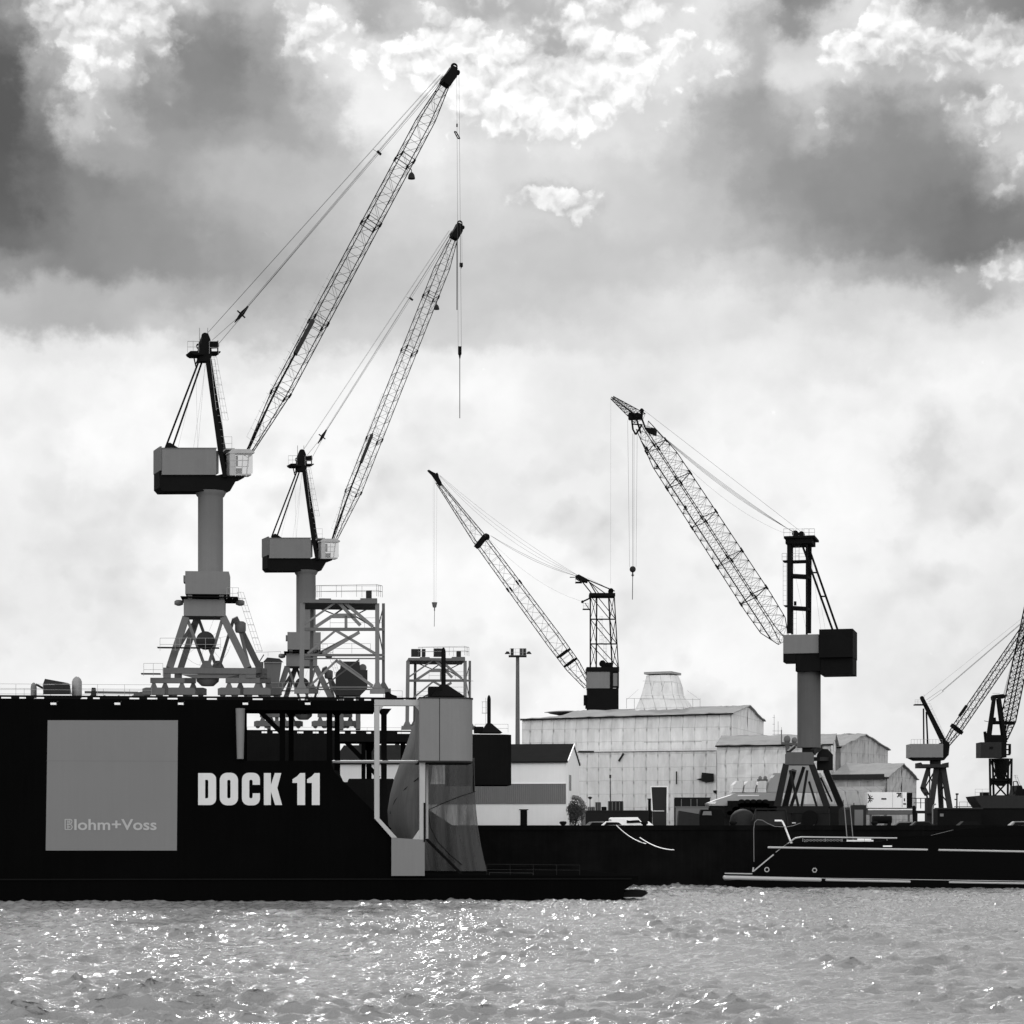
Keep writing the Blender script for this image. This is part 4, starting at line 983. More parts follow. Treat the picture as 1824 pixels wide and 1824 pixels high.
    mb.build('flood_lamp', 'dgrey', jo)
    # ---- luffing ropes
    mb = MB(); apx = u(371, 592, -.2); ap2 = u(388, 614, .2); T0 = P0 + d * .8 + up * .5
    e1 = uj(*eqs[0]); e2 = uj(*eqs[1])
    mb.tube(apx, T0 + up * .25 + lat * .3, .014, 4); mb.tube(apx + lat * .3, T0 + up * .3 + lat * .5, .012, 4)
    mb.tube(ap2, e1 + up * -.15, .022, 4); mb.tube(u(378, 606, 0), e1, .022, 4)
    mb.tube(e1, T0 + lat * .3, .024, 4); mb.tube(e1 - lat * .2, T0 - up * .15 - lat * .3, .018, 4); mb.tube(e1 + up * .1, T0 + up * .1, .016, 4)
    mb.tube(e2, e2 + (up * 1.0 - d * .05) * (14 * s_), .02, 4)
    mb.build('luffing_rope', 'rope', t)
    mb = MB(); dd = (T0 - e1).normalized(); nn = lat.cross(dd)
    mb.bar(e1 - dd * 1.0, e1 + dd * .1, (.06, .38), .2); mb.bar(e1 + dd * .1, e1 + dd * 1.0, (.38, .12), .2)
    mb.bar(e1 - nn * .5, e1 + nn * .45 , .12); mb.bar(e2 - nn * .3, e2 + nn * .2, .2)
    mb.build('rope_equaliser', 'black', t)
    # ---- hoist ropes and hooks:  (x, y_top, y_end, kind, r)
    for hk in hooks:
        x0, x1, y1, kind = hk[:4]
        mb = MB(); top = tip + Vector((0, 0, -.15))
        E = uj(x1, y1, 0); E = Vector((E.x, E.y, E.z))
        st = uj(x0, 0, 0); st = Vector((st.x, st.y, tip.z - .1))
        if kind == 'rod':
            mb.tube(st + Vector((0, 0, -1)), E, .055, 6); mb.build('hanging_rod', 'black', t); continue
        for sx_ in (-.11, .11): mb.tube(st + ex * sx_, E + ex * sx_ * (1.5 if kind == 'hook' else 1), .017, 4)
        mb.build('hoist_rope', 'rope', t)
        mb = MB()
        if kind == 'hook':
            mb.box(tuple(E - Vector((.16, .16, .5))), tuple(E + Vector((.16, .16, .25)))); mb.tube(E - Vector((0, 0, .5)), E - Vector((0, 0, .9)), .12, 8, .05)
            y2 = hk[4]; e3 = uj(x1, y2, 0); mb.tube(E - Vector((0, 0, .9)), e3, .035, 6)
        else:
            mb.box(tuple(E - Vector((.2, .15, .35))), tuple(E + Vector((.2, .15, .1)))); mb.tube(E - Vector((0, 0, .35)), E - Vector((0, 0, .55)), .1, 8, .04)
        mb.build('hook_block', 'black', t)
    return t, uj, ex
Fa = Fr(375, 205.0, 5.4, RAILZ)
ta, uja, exa = dock_crane(Fa, lambda x, y: (x, y), ((441, 812), (808, 121)), .0511, (-2.7, 2.7),
    'tallest crane, on the near dock wall, its jib rising to the top of the sky',
    [(815.5, 819, 622, 'hook', 745)], [(430, 560), (676, 273)], None, .755, (.155, .335, .59, .755), (.24, .325))
mb = MB(); c = uja(814, 241, 0)
for a, b in (((-.28, .32), (-.08, .32)), ((-.08, .32), (.3, -.28)), ((.3, -.28), (.08, -.28)), ((.08, -.28), (-.28, .32))): mb.bar(c + exa * a[0] + Vector((0, 0, a[1])), c + exa * b[0] + Vector((0, 0, b[1])), .09)
mb.tube(c + Vector((0, 0, .8)), c + Vector((0, 0, 1.1)), .07, 6)
mb.build('rope_spreader', 'black', ta)
Fb = Fr(545, 264.0, 5.4, at(500, 1300.5, 61).z)
K = .765
tb, ujb, exb = dock_crane(Fb, lambda x, y: (545 + (x - 375) * K, 1020 + (y - 880) * K), ((594, 966), (818, 400)), .0511, (-2.7, 2.7),
    'second tall crane on the dock, its base half hidden by the near service tower',
    [(821, 821.5, 470, 'block'), (814, 814, 552, 'rod')], [(574, 778), (733, 533)], None, .77, (.155, .32, .597, .77), (.235, .32))

# ------------------------------------------------------------------ ground level on the quay
GZ = 6.4
# crane with the wide jib on the quay
fr = Fr(1441, 292.0, -14.0, GZ); q = fr.at; s_ = .073
qc = thing('quay_crane', 'heavy quay crane with wide crossed lattice jib pointing left and a thick round column', 'crane', fr)
def BX(mb, x0, y0, x1, y1, v0, v1, v=None):
    vv = v0 if v is None else v
    a = q(x0, y0, vv); b = q(x1, y1, vv); mb.box((a.x, v0, b.z), (b.x, v1, a.z))
def XZ(mb, pts, v0, v1, v=None):
    vv = v0 if v is None else v
    mb.xz([(q(x, y, vv).x, q(x, y, vv).z) for x, y in pts], v0, v1)
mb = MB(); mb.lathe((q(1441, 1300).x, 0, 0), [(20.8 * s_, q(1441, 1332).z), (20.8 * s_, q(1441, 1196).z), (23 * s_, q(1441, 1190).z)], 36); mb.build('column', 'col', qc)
NV, FV_ = -4.2, 4.2
LEG = [((1400, 1362), (1384, 1438), NV, 10), ((1446, 1362), (1474, 1440), NV, 10), ((1471, 1372), (1498, 1436), FV_, 10), ((1414, 1372), (1398, 1438), FV_, 9)]
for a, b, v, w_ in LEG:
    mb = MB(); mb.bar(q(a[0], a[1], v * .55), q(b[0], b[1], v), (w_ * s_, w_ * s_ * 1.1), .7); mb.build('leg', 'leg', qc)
mb = MB(); XZ(mb, [(1399, 1362), (1450, 1362), (1450, 1344), (1447, 1340), (1403, 1340), (1399, 1344)], NV * .55 - .4, NV * .55, NV * .55)
mb.build('portal_front', 'col', qc)
mb = MB()
a, b, c_, d_ = q(1403, 1340, NV * .55), q(1447, 1340, NV * .55), q(1462, 1330, FV_ * .5), q(1415, 1330, FV_ * .5)
mb.bar(a, d_, .4, .3); mb.bar(b, c_, .7, .5); XZ(mb, [(1455, 1372), (1483, 1372), (1483, 1344), (1474, 1334), (1461, 1334), (1455, 1345)], FV_ * .5, FV_ * .5 + .6)
mb.bar(q(1450, 1352, NV * .5), q(1466, 1352, FV_ * .5), 1.6, .5, side=(0, 0, 1)); mb.tube(q(1441, 1345), q(1441, 1330), .9, 20)
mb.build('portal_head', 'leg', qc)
mb = MB()
for (x0, y0, x1, y1, v, w_) in ((1407, 1372, 1422, 1436, NV * .8, 4), (1438, 1372, 1428, 1436, NV * .8, 4), (1441, 1392, 1456, 1440, NV * .8, 3.5), (1432, 1366, 1408, 1440, NV * .2, 5.5), (1462, 1385, 1482, 1428, FV_, 3), (1446, 1366, 1470, 1436, 0, 4), (1405, 1362, 1446, 1362, NV * .55, 3)):
    mb = MB(); mb.bar(q(x0, y0, v), q(x1, y1, v), w_ * s_, .4); mb.build('portal_brace', 'leg', qc)
mb = MB(); BX(mb, 1384, 1436, 1476, 1448, NV - .5, NV + .5); mb.build('sill_beam', 'leg', qc)
mb = MB(); BX(mb, 1398, 1436, 1500, 1448, FV_ - .5, FV_ + .5); mb.build('sill_beam', 'leg', qc)
for x in (1384, 1418, 1452): 
    mb = MB(); a = q(x, 1449, NV); b = q(x + 26, 1449, NV); mb.box((a.x, NV - .4, .5), (b.x, NV + .4, a.z)); mb.wheel((a.x + .5, NV, .42), .42, .3); mb.wheel((b.x - .5, NV, .42), .42, .3); mb.build('bogie', 'leg', qc)
for x in (1400, 1470):
    mb = MB(); a = q(x, 1449, FV_); b = q(x + 28, 1449, FV_); mb.box((a.x, FV_ - .4, .5), (b.x, FV_ + .4, a.z)); mb.wheel((a.x + .5, FV_, .42), .42, .3); mb.wheel((b.x - .5, FV_, .42), .42, .3); mb.build('bogie', 'leg', qc)
mb = MB(); a = q(1443, 1457, NV - .6); mb.wheel((a.x, NV - .8, a.z), 1.0, .5, 20); mb.build('cable_reel', 'black', qc)
mb = MB(); BX(mb, 1395, 1131, 1458, 1163, -2.5, 2.5); mb.build('machinery_house', 'grey', qc)
mb = MB(); BX(mb, 1459, 1121, 1519, 1170, -2.9, 3.2); BX(mb, 1461, 1170.1, 1519, 1200, -2.2, 3.2); mb.build('counterweight', 'black', qc)
mb = MB(); BX(mb, 1417, 1163.1, 1460.5, 1195, -2.3, 2.6); XZ(mb, [(1396, 1164), (1417, 1164), (1417, 1179), (1396, 1176)], -2.4, -2.3); BX(mb, 1395, 1176, 1417, 1179, -2.3, 1); BX(mb, 1395, 1163.2, 1397, 1176, -2.3, 1); mb.build('slewing_platform', 'black', qc)
mb = MB()
for x, v in ((1406, -1.6), (1441, 1.8)): mb.bar(q(x, 1128, v), q(x + (0 if x < 1420 else 1), 966, v), 7.2 * s_, .6)
for x, v in ((1411, 1.8), (1437, -1.6)): mb.bar(q(x, 1130, v), q(x, 960, v), 3.2 * s_, .4)
for y in (1026, 1083): mb.bar(q(1406, y, 0), q(1441, y + 2, 0), 4 * s_, 3.4)
BX(mb, 1399, 957, 1446, 967, -2.2, 2.2)
XZ(mb, [(1430, 967), (1446, 967), (1440, 985)], 0, .4)
mb.build('tower_frame', 'black', qc)
mb = MB()
for x0, x1, v in ((1427, 1483, -1.3), (1437, 1492, 1.6)): mb.bar(q(x0, 965, v), q(x1, 1122, v), 3.6 * s_, .3)
for k in (.35, .62): mb.bar(q(1427 + 56 * k, 965 + 157 * k, -1.3), q(1437 + 55 * k, 965 + 157 * k, 1.6), .2)
mb.build('back_stay', 'black', qc)
mb = MB()
BX(mb, 1396, 955, 1451, 957, -2.6, 2.6)
mb.wheel(q(1417, 951, 0), .42, .8, 16); mb.wheel(q(1428, 952, 0), .38, .8, 16)
BX(mb, 1394, 998, 1402, 999.5, -1, 1); BX(mb, 1408, 998, 1440, 1000, -1, 1); BX(mb, 1396, 1078, 1404, 1079, -1, 1)
BX(mb, 1414, 1071, 1418, 1078, 0, .5)
mb.build('mast_platform', 'black', qc)
mb = MB(); rail(mb, [q(1396, 955, -2.5), q(1413, 955, -2.5)], .95, .9, .03); rail(mb, [q(1432, 955, -2.5), q(1451, 955, -2.5)], .95, .9, .03); rail(mb, [q(1396, 955, 2.5), q(1451, 955, 2.5)], .95, .9, .02)
rail(mb, [q(1393, 998, -1), q(1401, 998, -1)], .9, .4, .03); ladder(mb, q(1398, 1078, 0), q(1398, 1000, 0), .45, .025); ladder(mb, q(1420, 998, 0), q(1420, 965, 0), .5, .03); ladder(mb, q(1416, 1130, .5), q(1416, 1083, .5), .4, .02)
rail(mb, [q(1408, 998, -1), q(1438, 998, -1)], .9, 1.2, .025)
mb.tube(q(1428, 950, 0), q(1429, 941, 0), .03, 4)
for x0, x1 in ((1412, 1436), (1446, 1462), (1450, 1470)): mb.tube(q(x0, 1000, .5), q(x1, 1122, .5), .015, 4)
mb.build('railing', 'faint', qc)
A = q(1396, 1143, 0); B = q(1144, 757, 0); d = (B - A).normalized()
latv = (Vector((.767, .642, 0)) - d * d.dot(Vector((.767, .642, 0)))).normalized()
mb = MB(); cor = truss(mb, A, B, [(0, .5, 1.6), (.075, 2.6, 2.7), (.18, 2.85, 2.85), (.84, 2.6, 2.6), (.945, 1.7, 1.9), (1.0, 1.3, 1.4)], 24, .062, .024, latv, 'X')
for j in (.21, .38, .56, .74, .9):
    c1 = cor(j)
    for i in range(4): mb.bar(c1[i] - d * .35, c1[i] + d * .35, .24); mb.tube(c1[i], c1[(i + 1) % 4], .06, 4)
mb.tube(cor(.03)[1] , cor(.95)[1], .085, 5)
jo = mb.build('jib', 'black', qc)
mb = MB(); A2 = q(1140, 745, 0); B2 = q(1090, 708, 0)
truss(mb, A2, B2, [(0, 1.1, 1.5), (1, .3, .35)], 7, .06, .03, latv, 'X'); mb.build('fly_jib', 'black', jo)
mb = MB()
for x, y, r in ((1125, 741, .42), (1136, 741, .4)): mb.wheel(q(x, y, 0), r, .9, 14)
BX(mb, 1119, 738, 1142, 746, -.4, .4)
mb.bar(q(1143, 729, 0), q(1143, 746, 0), (.35, .2), .4); mb.wheel(q(1143.5, 731, 0), .24, .5, 12)
XZ(mb, [(1148, 761), (1151, 768), (1165, 773), (1166, 763)], -.9, .9)
for (x0, y0, x1, y1) in ((1125, 748, 1127, 765), (1127, 765, 1132, 774), (1132, 774, 1143, 757), (1125, 755, 1143, 757), (1133, 745, 1141, 772), (1143, 746, 1150, 765)): mb.bar(q(x0, y0, -.8), q(x1, y1, -.8), .16); mb.bar(q(x0 + 1, y0, .8), q(x1 + 1, y1, .8), .14)
mb.build('jib_head', 'black', jo)
for x, y in ((1152, 797), (1171, 829), (1221, 902)):
    mb = MB(); c = q(x, y, -1.2); mb.lathe(c, [(.22, -.28), (.2, -.15), (.05, .15)], 10); mb.bar(c + Vector((-.3, 0, -.4)), c + Vector((.3, 0, -.4)), .1)
    mb.build('jib_lamp', 'black', jo)
def sag(p, q_, s_, n_=12):
    p = Vector(p); q_ = Vector(q_); return [p.lerp(q_, i / n_) + Vector((0, 0, -4 * s_ * (i / n_) * (1 - i / n_))) for i in range(n_ + 1)]
mb = MB()
mb.path(sag(q(1146, 730, 0), q(1428, 948, .2), .0), .022, 4)
for k, sg in enumerate((.4, .6, .8, 1.0)): mb.path(sag(q(1167, 766, -.6 + .4 * k), q(1416 + k, 950, -.4 + .3 * k), sg), .026, 4)
mb.path(sag(q(1168, 772, 0), q(1398, 950, 0), 1.6), .014, 4); mb.path(sag(q(1100, 712, 0), q(1144, 733, 0), .1), .015, 4)
mb.build('luffing_rope', 'rope', qc)
mb = MB()
for x0, x1, r in ((1118, 1121.5, .018), (1127, 1127, .026), (1129.5, 1129, .018), (1135, 1133, .018)): mb.tube(q(x0, 748 if x0 < 1120 else 772, 0), q(x1, 1010, 0), r, 4)
mb.tube(q(1088, 708, 0), q(1087.5, 1040, 0), .010, 4)
mb.build('hoist_rope', 'rope', qc)
mb = MB(); mb.ball(q(1127, 1014, 0), .42, .42); mb.tube(q(1127, 1018, 0), q(1127, 1027, 0), .10, 6); mb.bar(q(1124.5, 1024.5, 0), q(1129.5, 1024.5, 0), .12); mb.tube(q(1127, 1027, 0), q(1126.5, 1068, 0), .05, 6)
mb.build('hook_block', 'dgrey', qc)

# crane with the lattice tower behind the sheeted building
fr = Fr(1073, 385.0, 0.0, GZ); q = fr.at; s_ = .096
lc = thing('lattice_crane', 'black crane with open lattice tower rising behind the sheeted building, jib to the left', 'crane', fr)
mb = MB(); mb.lathe((0, 0, 0), [(2.6, 0), (2.6, q(0, 1266).z)], 20); BX(mb, 1047, 1226, 1102, 1266, -3, 3); BX(mb, 1040, 1238, 1046.9, 1256, -1.5, 0); BX(mb, 1043, 1256.1, 1046.9, 1262, -1.5, 0); mb.build('slewing_base', 'black', lc)
mb = MB(); BX(mb, 1046, 1196.5, 1086.5, 1225.9, -3.1, 2); BX(mb, 1092, 1199, 1100, 1222, -3.1, 2); mb.build('machinery_house', 'grey', lc)
mb = MB(); BX(mb, 1045, 1188, 1103, 1196.4, -3.2, 3.2); BX(mb, 1086.6, 1196.5, 1091.9, 1225.9, -3.2, 2); BX(mb, 1100.1, 1196.5, 1102.5, 1225.9, -3.2, 2); mb.wheel(q(1073, 1182, 0), .55, 1.2, 12); BX(mb, 1073, 1180, 1091, 1187.9, -.8, .8); mb.build('house_frame', 'black', lc)
mb = MB()
P4 = [((1051.5, 1058), (1051.5, 1189), -1.7), ((1063, 1058), (1062, 1189), 1.7), ((1084, 1058), (1090.5, 1189), -1.7), ((1094, 1058), (1101.5, 1189), 1.7)]
for a, b, v in P4: mb.bar(q(a[0], a[1], v), q(b[0], b[1], v), 2.6 * s_ if v < 0 or a[0] < 1070 else 1.8 * s_, .3)
for y in (1103, 1147): 
    w_ = (y - 1058) / 131
    for v, xa, xb in ((-1.7, 1051.5, 1084 + 6.5 * w_), (1.7, 1062.5, 1094 + 7.5 * w_)): mb.bar(q(xa, y, v), q(xb, y, v), 2.2 * s_, .25)
BX(mb, 1050, 1056, 1096, 1061.5, -1.9, 1.9)
ys = [1061, 1103, 1147, 1189]
for y0, y1 in zip(ys[:-1], ys[1:]):
    k0, k1 = (y0 - 1058) / 131, (y1 - 1058) / 131
    mb.bar(q(1051.5, y0, -1.7), q(1084 + 6.5 * k1, y1, -1.7), 1.3 * s_, .15); mb.bar(q(1063, y0, 1.7), q(1094 + 7.5 * k1, y1, 1.7), 1.3 * s_, .15)
    mb.bar(q(1051.5, y0, -1.7), q(1062.5, y1, 1.7), .1); mb.bar(q(1051.5, y1, -1.7), q(1063, y0, 1.7), .1)
    mb.bar(q(1084 + 6.5 * k0, y0, -1.7), q(1094 + 7.5 * k1, y1, 1.7), .12); mb.bar(q(1084 + 6.5 * k1, y1, -1.7), q(1094 + 7.5 * k0, y0, 1.7), .12)
mb.build('tower_frame', 'black', lc)
mb = MB()
for v in (-1.2, 1.2):
    mb.bar(q(1095, 1053, v), q(1038, 1029, v), 1.8 * s_, .25); mb.bar(q(1078, 1057, v), q(1046, 1034, v), 1.4 * s_, .2)
    mb.bar(q(1053, 1056, v), q(1037, 1036, v), 1.8 * s_, .25); mb.bar(q(1061, 1056, v), q(1048, 1034, v), 1.8 * s_, .25); mb.bar(q(1066, 1056, v), q(1052, 1038, v), 1.2 * s_, .25)
XZ(mb, [(1025, 1025), (1031, 1023), (1046, 1031), (1047, 1036), (1036, 1034), (1026, 1029)], -1.3, 1.3); mb.wheel(q(1088, 1053, 0), .45, 1.5, 14); BX(mb, 1086, 1049, 1092, 1056, -1, 1)
BX(mb, 1025, 1036, 1037, 1037, -1, 1); BX(mb, 1015, 1027.5, 1024, 1028.3, -.3, .3)
mb.bar(q(1052, 1065, 0), q(1037, 1072, 0), 2.4 * s_, .4); mb.wheel(q(1037.5, 1072, 0), .24, .5, 10); mb.bar(q(1042, 1074, 0), q(1051, 1088, 0), .12); BX(mb, 1038, 1084, 1051, 1085.4, -.6, .6)
mb.build('mast_head', 'black', lc)
mb = MB(); rail(mb, [q(1025, 1036, -1), q(1035, 1036, -1)], .9, .6, .03); rail(mb, [q(1039, 1084, -.6), q(1048, 1084, -.6)], .9, .6, .03); ladder(mb, q(1078, 1186, .8), q(1078, 1136, .8), .5, .025, .4); ladder(mb, q(1071, 1146, .8), q(1071, 1098, .8), .5, .025, .4); mb.build('railing', 'faint', lc)
A = q(1047, 1222, 0); B = q(779, 858, 0); d = (B - A).normalized()
latv = (Vector((.35, .94, 0)) - d * d.dot(Vector((.35, .94, 0)))).normalized()
mb = MB(); cor = truss(mb, A, B, [(0, .9, 2.2), (.10, 2.15, 2.4), (.22, 2.35, 2.4), (.72, 1.9, 2.2), (.95, .75, 1.0), (1, .5, .8)], 21, .072, .028, latv)
for j in (.49,):
    c1 = cor(j)
    for i in (0, 3, 1, 2): mb.bar(c1[i] - d * .4, c1[i] + d * .4, .3)
for k in (.115, .16): c1 = cor(k); mb.bar(c1[1], c1[0], .4, .5); mb.bar(c1[2], c1[3], .4, .5)
jo = mb.build('jib', 'black', lc)
mb = MB(); c1 = cor(.705); mb.bar(c1[1] - d * .3, c1[0] + (c1[0] - c1[1]) * .35 + d * .3, .75, 2.6); mb.wheel(c1[0] + (c1[0] - c1[1]) * .28, .5, 1.0, 12); mb.build('jib_collar', 'black', jo)
mb = MB(); XZ(mb, [(761, 838), (764, 836.5), (770, 840), (776, 843), (779, 841.5), (781, 845), (782, 850), (787, 860), (784, 865), (777, 858), (768, 845)], -.5, .5); mb.build('jib_head', 'black', jo)
mb = MB()
for k in range(3): mb.path(sag(q(783, 846 + k, .3 * k), q(1028, 1024, .3 * k), .8 + .7 * k), .022, 4)
for k in range(2): mb.path(sag(q(874, 954, .4 * k), q(1027, 1026, .4 * k), .5 + .3 * k), .03, 4)
mb.path(sag(q(783, 850, 0), q(1036, 1071, 0), 3.5), .014, 4); mb.path([q(1046, 1029, 0), q(1088, 1050, 0)], .02, 4)
mb.build('luffing_rope', 'rope', lc)
mb = MB()
for x0, x1 in ((771.5, 772), (774, 774), (778.5, 776.5)): mb.tube(q(x0, 848, 0), q(x1, 1074, 0), .018, 4)
mb.build('hoist_rope', 'faint', lc)
mb = MB(); mb.tube(q(774, 1073, 0), q(774, 1082, 0), .48, 8, .3); mb.tube(q(774, 1082, 0), q(774, 1088, 0), .1, 6); mb.tube(q(774, 1088, 0), q(773.5, 1116, 0), .05, 5); mb.build('hook_block', 'grey2', lc)

# ------------------------------------------------------------------ far cranes at the right edge
fr = Fr(1666, 430.0, 0.0, GZ); q = fr.at; s_ = .1075
rc = thing('harbour_crane', 'distant crane on splayed grey legs with a flat grey house, near the right edge', 'crane', fr, 'distant cranes at the right edge')
for a, b, v, w_ in (((1654, 1368), (1643, 1404), -3, 7), ((1668, 1368), (1658, 1440), -3, 9), ((1680, 1368), (1692, 1440), -3, 9), ((1672, 1368), (1676, 1440), 3.5, 7), ((1643, 1404), (1650, 1414), -3, 7)):
    mb = MB(); mb.bar(q(*a, v * .4), q(*b, v), w_ * s_, .8); mb.build('leg', 'dgrey', rc)
mb = MB(); mb.bar(q(1650, 1412, -3), q(1655, 1440, -3), .3)
for (x0, y0, x1, y1) in ((1650, 1372, 1662, 1395), (1662, 1378, 1648, 1402), (1648, 1402, 1660, 1425), (1676, 1380, 1686, 1400), (1684, 1395, 1674, 1415), (1676, 1415, 1690, 1432), (1656, 1372, 1656, 1440), (1677, 1372, 1680, 1440)): mb.bar(q(x0, y0, 2), q(x1, y1, 2), .22)
mb.build('bracing', 'dgrey', rc)
mb = MB(); XZ(mb, [(1640, 1367), (1690, 1367), (1690, 1358), (1689, 1358), (1687, 1361), (1643, 1361), (1641, 1358), (1640, 1358)], -3, 3); mb.lathe((q(1666, 1350).x, 0, 0), [(1.05, q(0, 1361).z), (1.1, q(0, 1352).z)], 16); mb.build('crosshead', 'dgrey', rc)
mb = MB(); BX(mb, 1622, 1325, 1680, 1349, -2.5, 2.5); mb.build('machinery_house', 'corr', rc)
mb = MB(); XZ(mb, [(1624, 1349.2), (1686, 1349.2), (1682, 1354), (1634, 1354)], -2.4, 2.4); XZ(mb, [(1680.2, 1322), (1688, 1320), (1692, 1326), (1690, 1345), (1686, 1349), (1680.2, 1349)], -2.3, 2.3); mb.build('slewing_platform', 'black', rc)
mb = MB(); mb.bar(q(1642, 1243, 0), q(1684, 1328, 0), (6 * s_, 9 * s_), .8); mb.wheel(q(1642, 1243, 0), .35, .6, 12); mb.bar(q(1645, 1262, -.8), q(1645.5, 1325, -.8), 2.4 * s_); mb.bar(q(1650, 1268, .8), q(1652.5, 1325, .8), 2.6 * s_); BX(mb, 1630, 1254, 1652, 1256, -.9, .9); mb.build('a_frame', 'black', rc)
mb = MB(); rail(mb, [q(1623, 1325, -2.4), q(1678, 1325, -2.4)], .85, .6, .03, 1); rail(mb, [q(1630, 1254, -.8), q(1640, 1254, -.8)], .8, .7, .03); mb.tube(q(1646, 1243, 0), q(1646, 1237, 0), .04, 4); ladder(mb, q(1654, 1253, 1), q(1683, 1316, 1), .6, .02, .4); mb.build('railing', 'faint', rc)
A = q(1686, 1325, 0); B = q(1868, 1062, 0); d = (B - A).normalized()
latv = (Vector((.45, .9, 0)) - d * d.dot(Vector((.45, .9, 0)))).normalized()
mb = MB(); cor = truss(mb, A, B, [(0, .9, 1.6), (.1, 1.5, 2.2), (1, 1.4, 2.2)], 30, .10, .04, latv); mb.bar(cor(.10)[0], cor(.10)[2], .7, 1.2)
jo = mb.build('jib', 'black', rc); mb = MB(); mb.bar(cor(.165)[0], cor(.235)[0], .5, .7); mb.build('ram_housing', 'black', jo)
mb = MB(); mb.tube(q(1646, 1240, 0), q(1870, 1062, 0), .02, 4); mb.tube(q(1650, 1247, 0), q(1677, 1228, 0), .035, 4); mb.tube(q(1654, 1250, 0), q(1681, 1231, 0), .035, 4)
for k in range(3): mb.tube(q(1678, 1230 + k, .3), q(1870, 1066 + k, .3), .03, 4)
mb.build('luffing_rope', 'rope', rc)

fr = Fr(1782, 440.0, 0.0, GZ); q = fr.at; s_ = .11
rd = thing('harbour_crane', 'distant all-black crane on a lattice base with a steep jib, rightmost of the cranes', 'crane', fr, 'distant cranes at the right edge')
mb = MB()
for x0, x1, v in ((1763, 1764, -3), (1802, 1801, -3), (1768, 1770, 3), (1796, 1795, 3)): mb.bar(q(x0, 1351, v), q(x1, 1417, v), 3.2 * s_, .4)
for (x0, y0, x1, y1) in ((1763, 1352, 1776, 1385), (1774, 1378, 1764, 1400), (1801, 1352, 1788, 1385), (1790, 1378, 1801, 1400), (1772, 1395, 1792, 1417), (1792, 1395, 1772, 1417), (1763, 1390, 1801, 1390), (1763, 1352, 1801, 1352)): mb.bar(q(x0, y0, -3), q(x1, y1, -3), 2 * s_, .3); mb.bar(q(x0 + 1, y0, 3), q(x1 + 1, y1, 3), 1.5 * s_, .3)
XZ(mb, [(1763, 1386), (1801, 1386), (1801, 1396), (1794, 1396), (1788, 1400), (1776, 1400), (1770, 1396), (1763, 1396)], -2.4, -2)
mb.box((q(1762, 1417).x, -3.4, 0), (q(1803, 1417).x, 3.4, q(0, 1417).z)); mb.build('lattice_base', 'black', rd)
mb = MB(); mb.lathe((q(1783, 1380).x, 0, 0), [(.7, q(0, 1392).z), (1.0, q(0, 1380).z), (1.5, q(0, 1351).z)], 16); mb.build('king_post', 'black', rd)
mb = MB(); BX(mb, 1747, 1322, 1784, 1349, -2.4, 2.2); mb.build('machinery_house', 'dgrey', rd)
mb = MB(); BX(mb, 1763, 1330, 1769, 1334, -2.5, -2.42); BX(mb, 1784.2, 1322, 1793, 1349, -2.3, 2.2); BX(mb, 1793.2, 1325, 1801, 1327, -1.5, 0); BX(mb, 1793.2, 1343, 1800, 1345, -1.5, 0); BX(mb, 1799, 1327.2, 1801, 1342.8, -1.5, 0); BX(mb, 1793.3, 1334, 1798.8, 1336, -1.4, 0); mb.build('cab', 'black', rd)
mb = MB()
for (x0, y0, x1, y1, w0, w1, v) in ((1771, 1240, 1760, 1322, 6, 9, -.8), (1779, 1240, 1791, 1322, 6, 6, -.8), (1776, 1245, 1786, 1322, 3, 3, .8), (1754, 1303, 1757, 1322, 4, 6, 0)): mb.bar(q(x0, y0, v), q(x1, y1, v), (w0 * s_, w1 * s_), .6)
mb.bar(q(1766, 1287, 0), q(1806, 1288, 0), 6 * s_, .7); XZ(mb, [(1760, 1322), (1762, 1309), (1792, 1309), (1794, 1322)], -1, 1); XZ(mb, [(1768, 1278), (1774, 1278), (1775, 1290), (1766, 1290)], -.6, .6)
XZ(mb, [(1767, 1241), (1769, 1238), (1787, 1236), (1791, 1238), (1791, 1242), (1788, 1244), (1777, 1243), (1772, 1247), (1768, 1247)], -.7, .7); mb.bar(q(1753, 1284, 0), q(1762, 1286, 0), .1); mb.bar(q(1768, 1235, 0), q(1781, 1235, 0), .05)
mb.build('a_frame', 'black', rd)
A = q(1789, 1316, 0); B = q(1842, 1060, 0); d = (B - A).normalized()
latv = (Vector((.6, .8, 0)) - d * d.dot(Vector((.6, .8, 0)))).normalized()
mb = MB(); truss(mb, A, B, [(0, .6, 1.5), (.13, 2.0, 2.6), (.5, 1.9, 2.6), (1, 1.8, 2.4)], 24, .13, .05, latv, 'X'); mb.build('jib', 'black', rd)
mb = MB()
for k in range(3): mb.tube(q(1787 + k, 1238, 0), q(1838 + k, 1045, 0), .03, 4)
mb.build('luffing_rope', 'rope', rd)
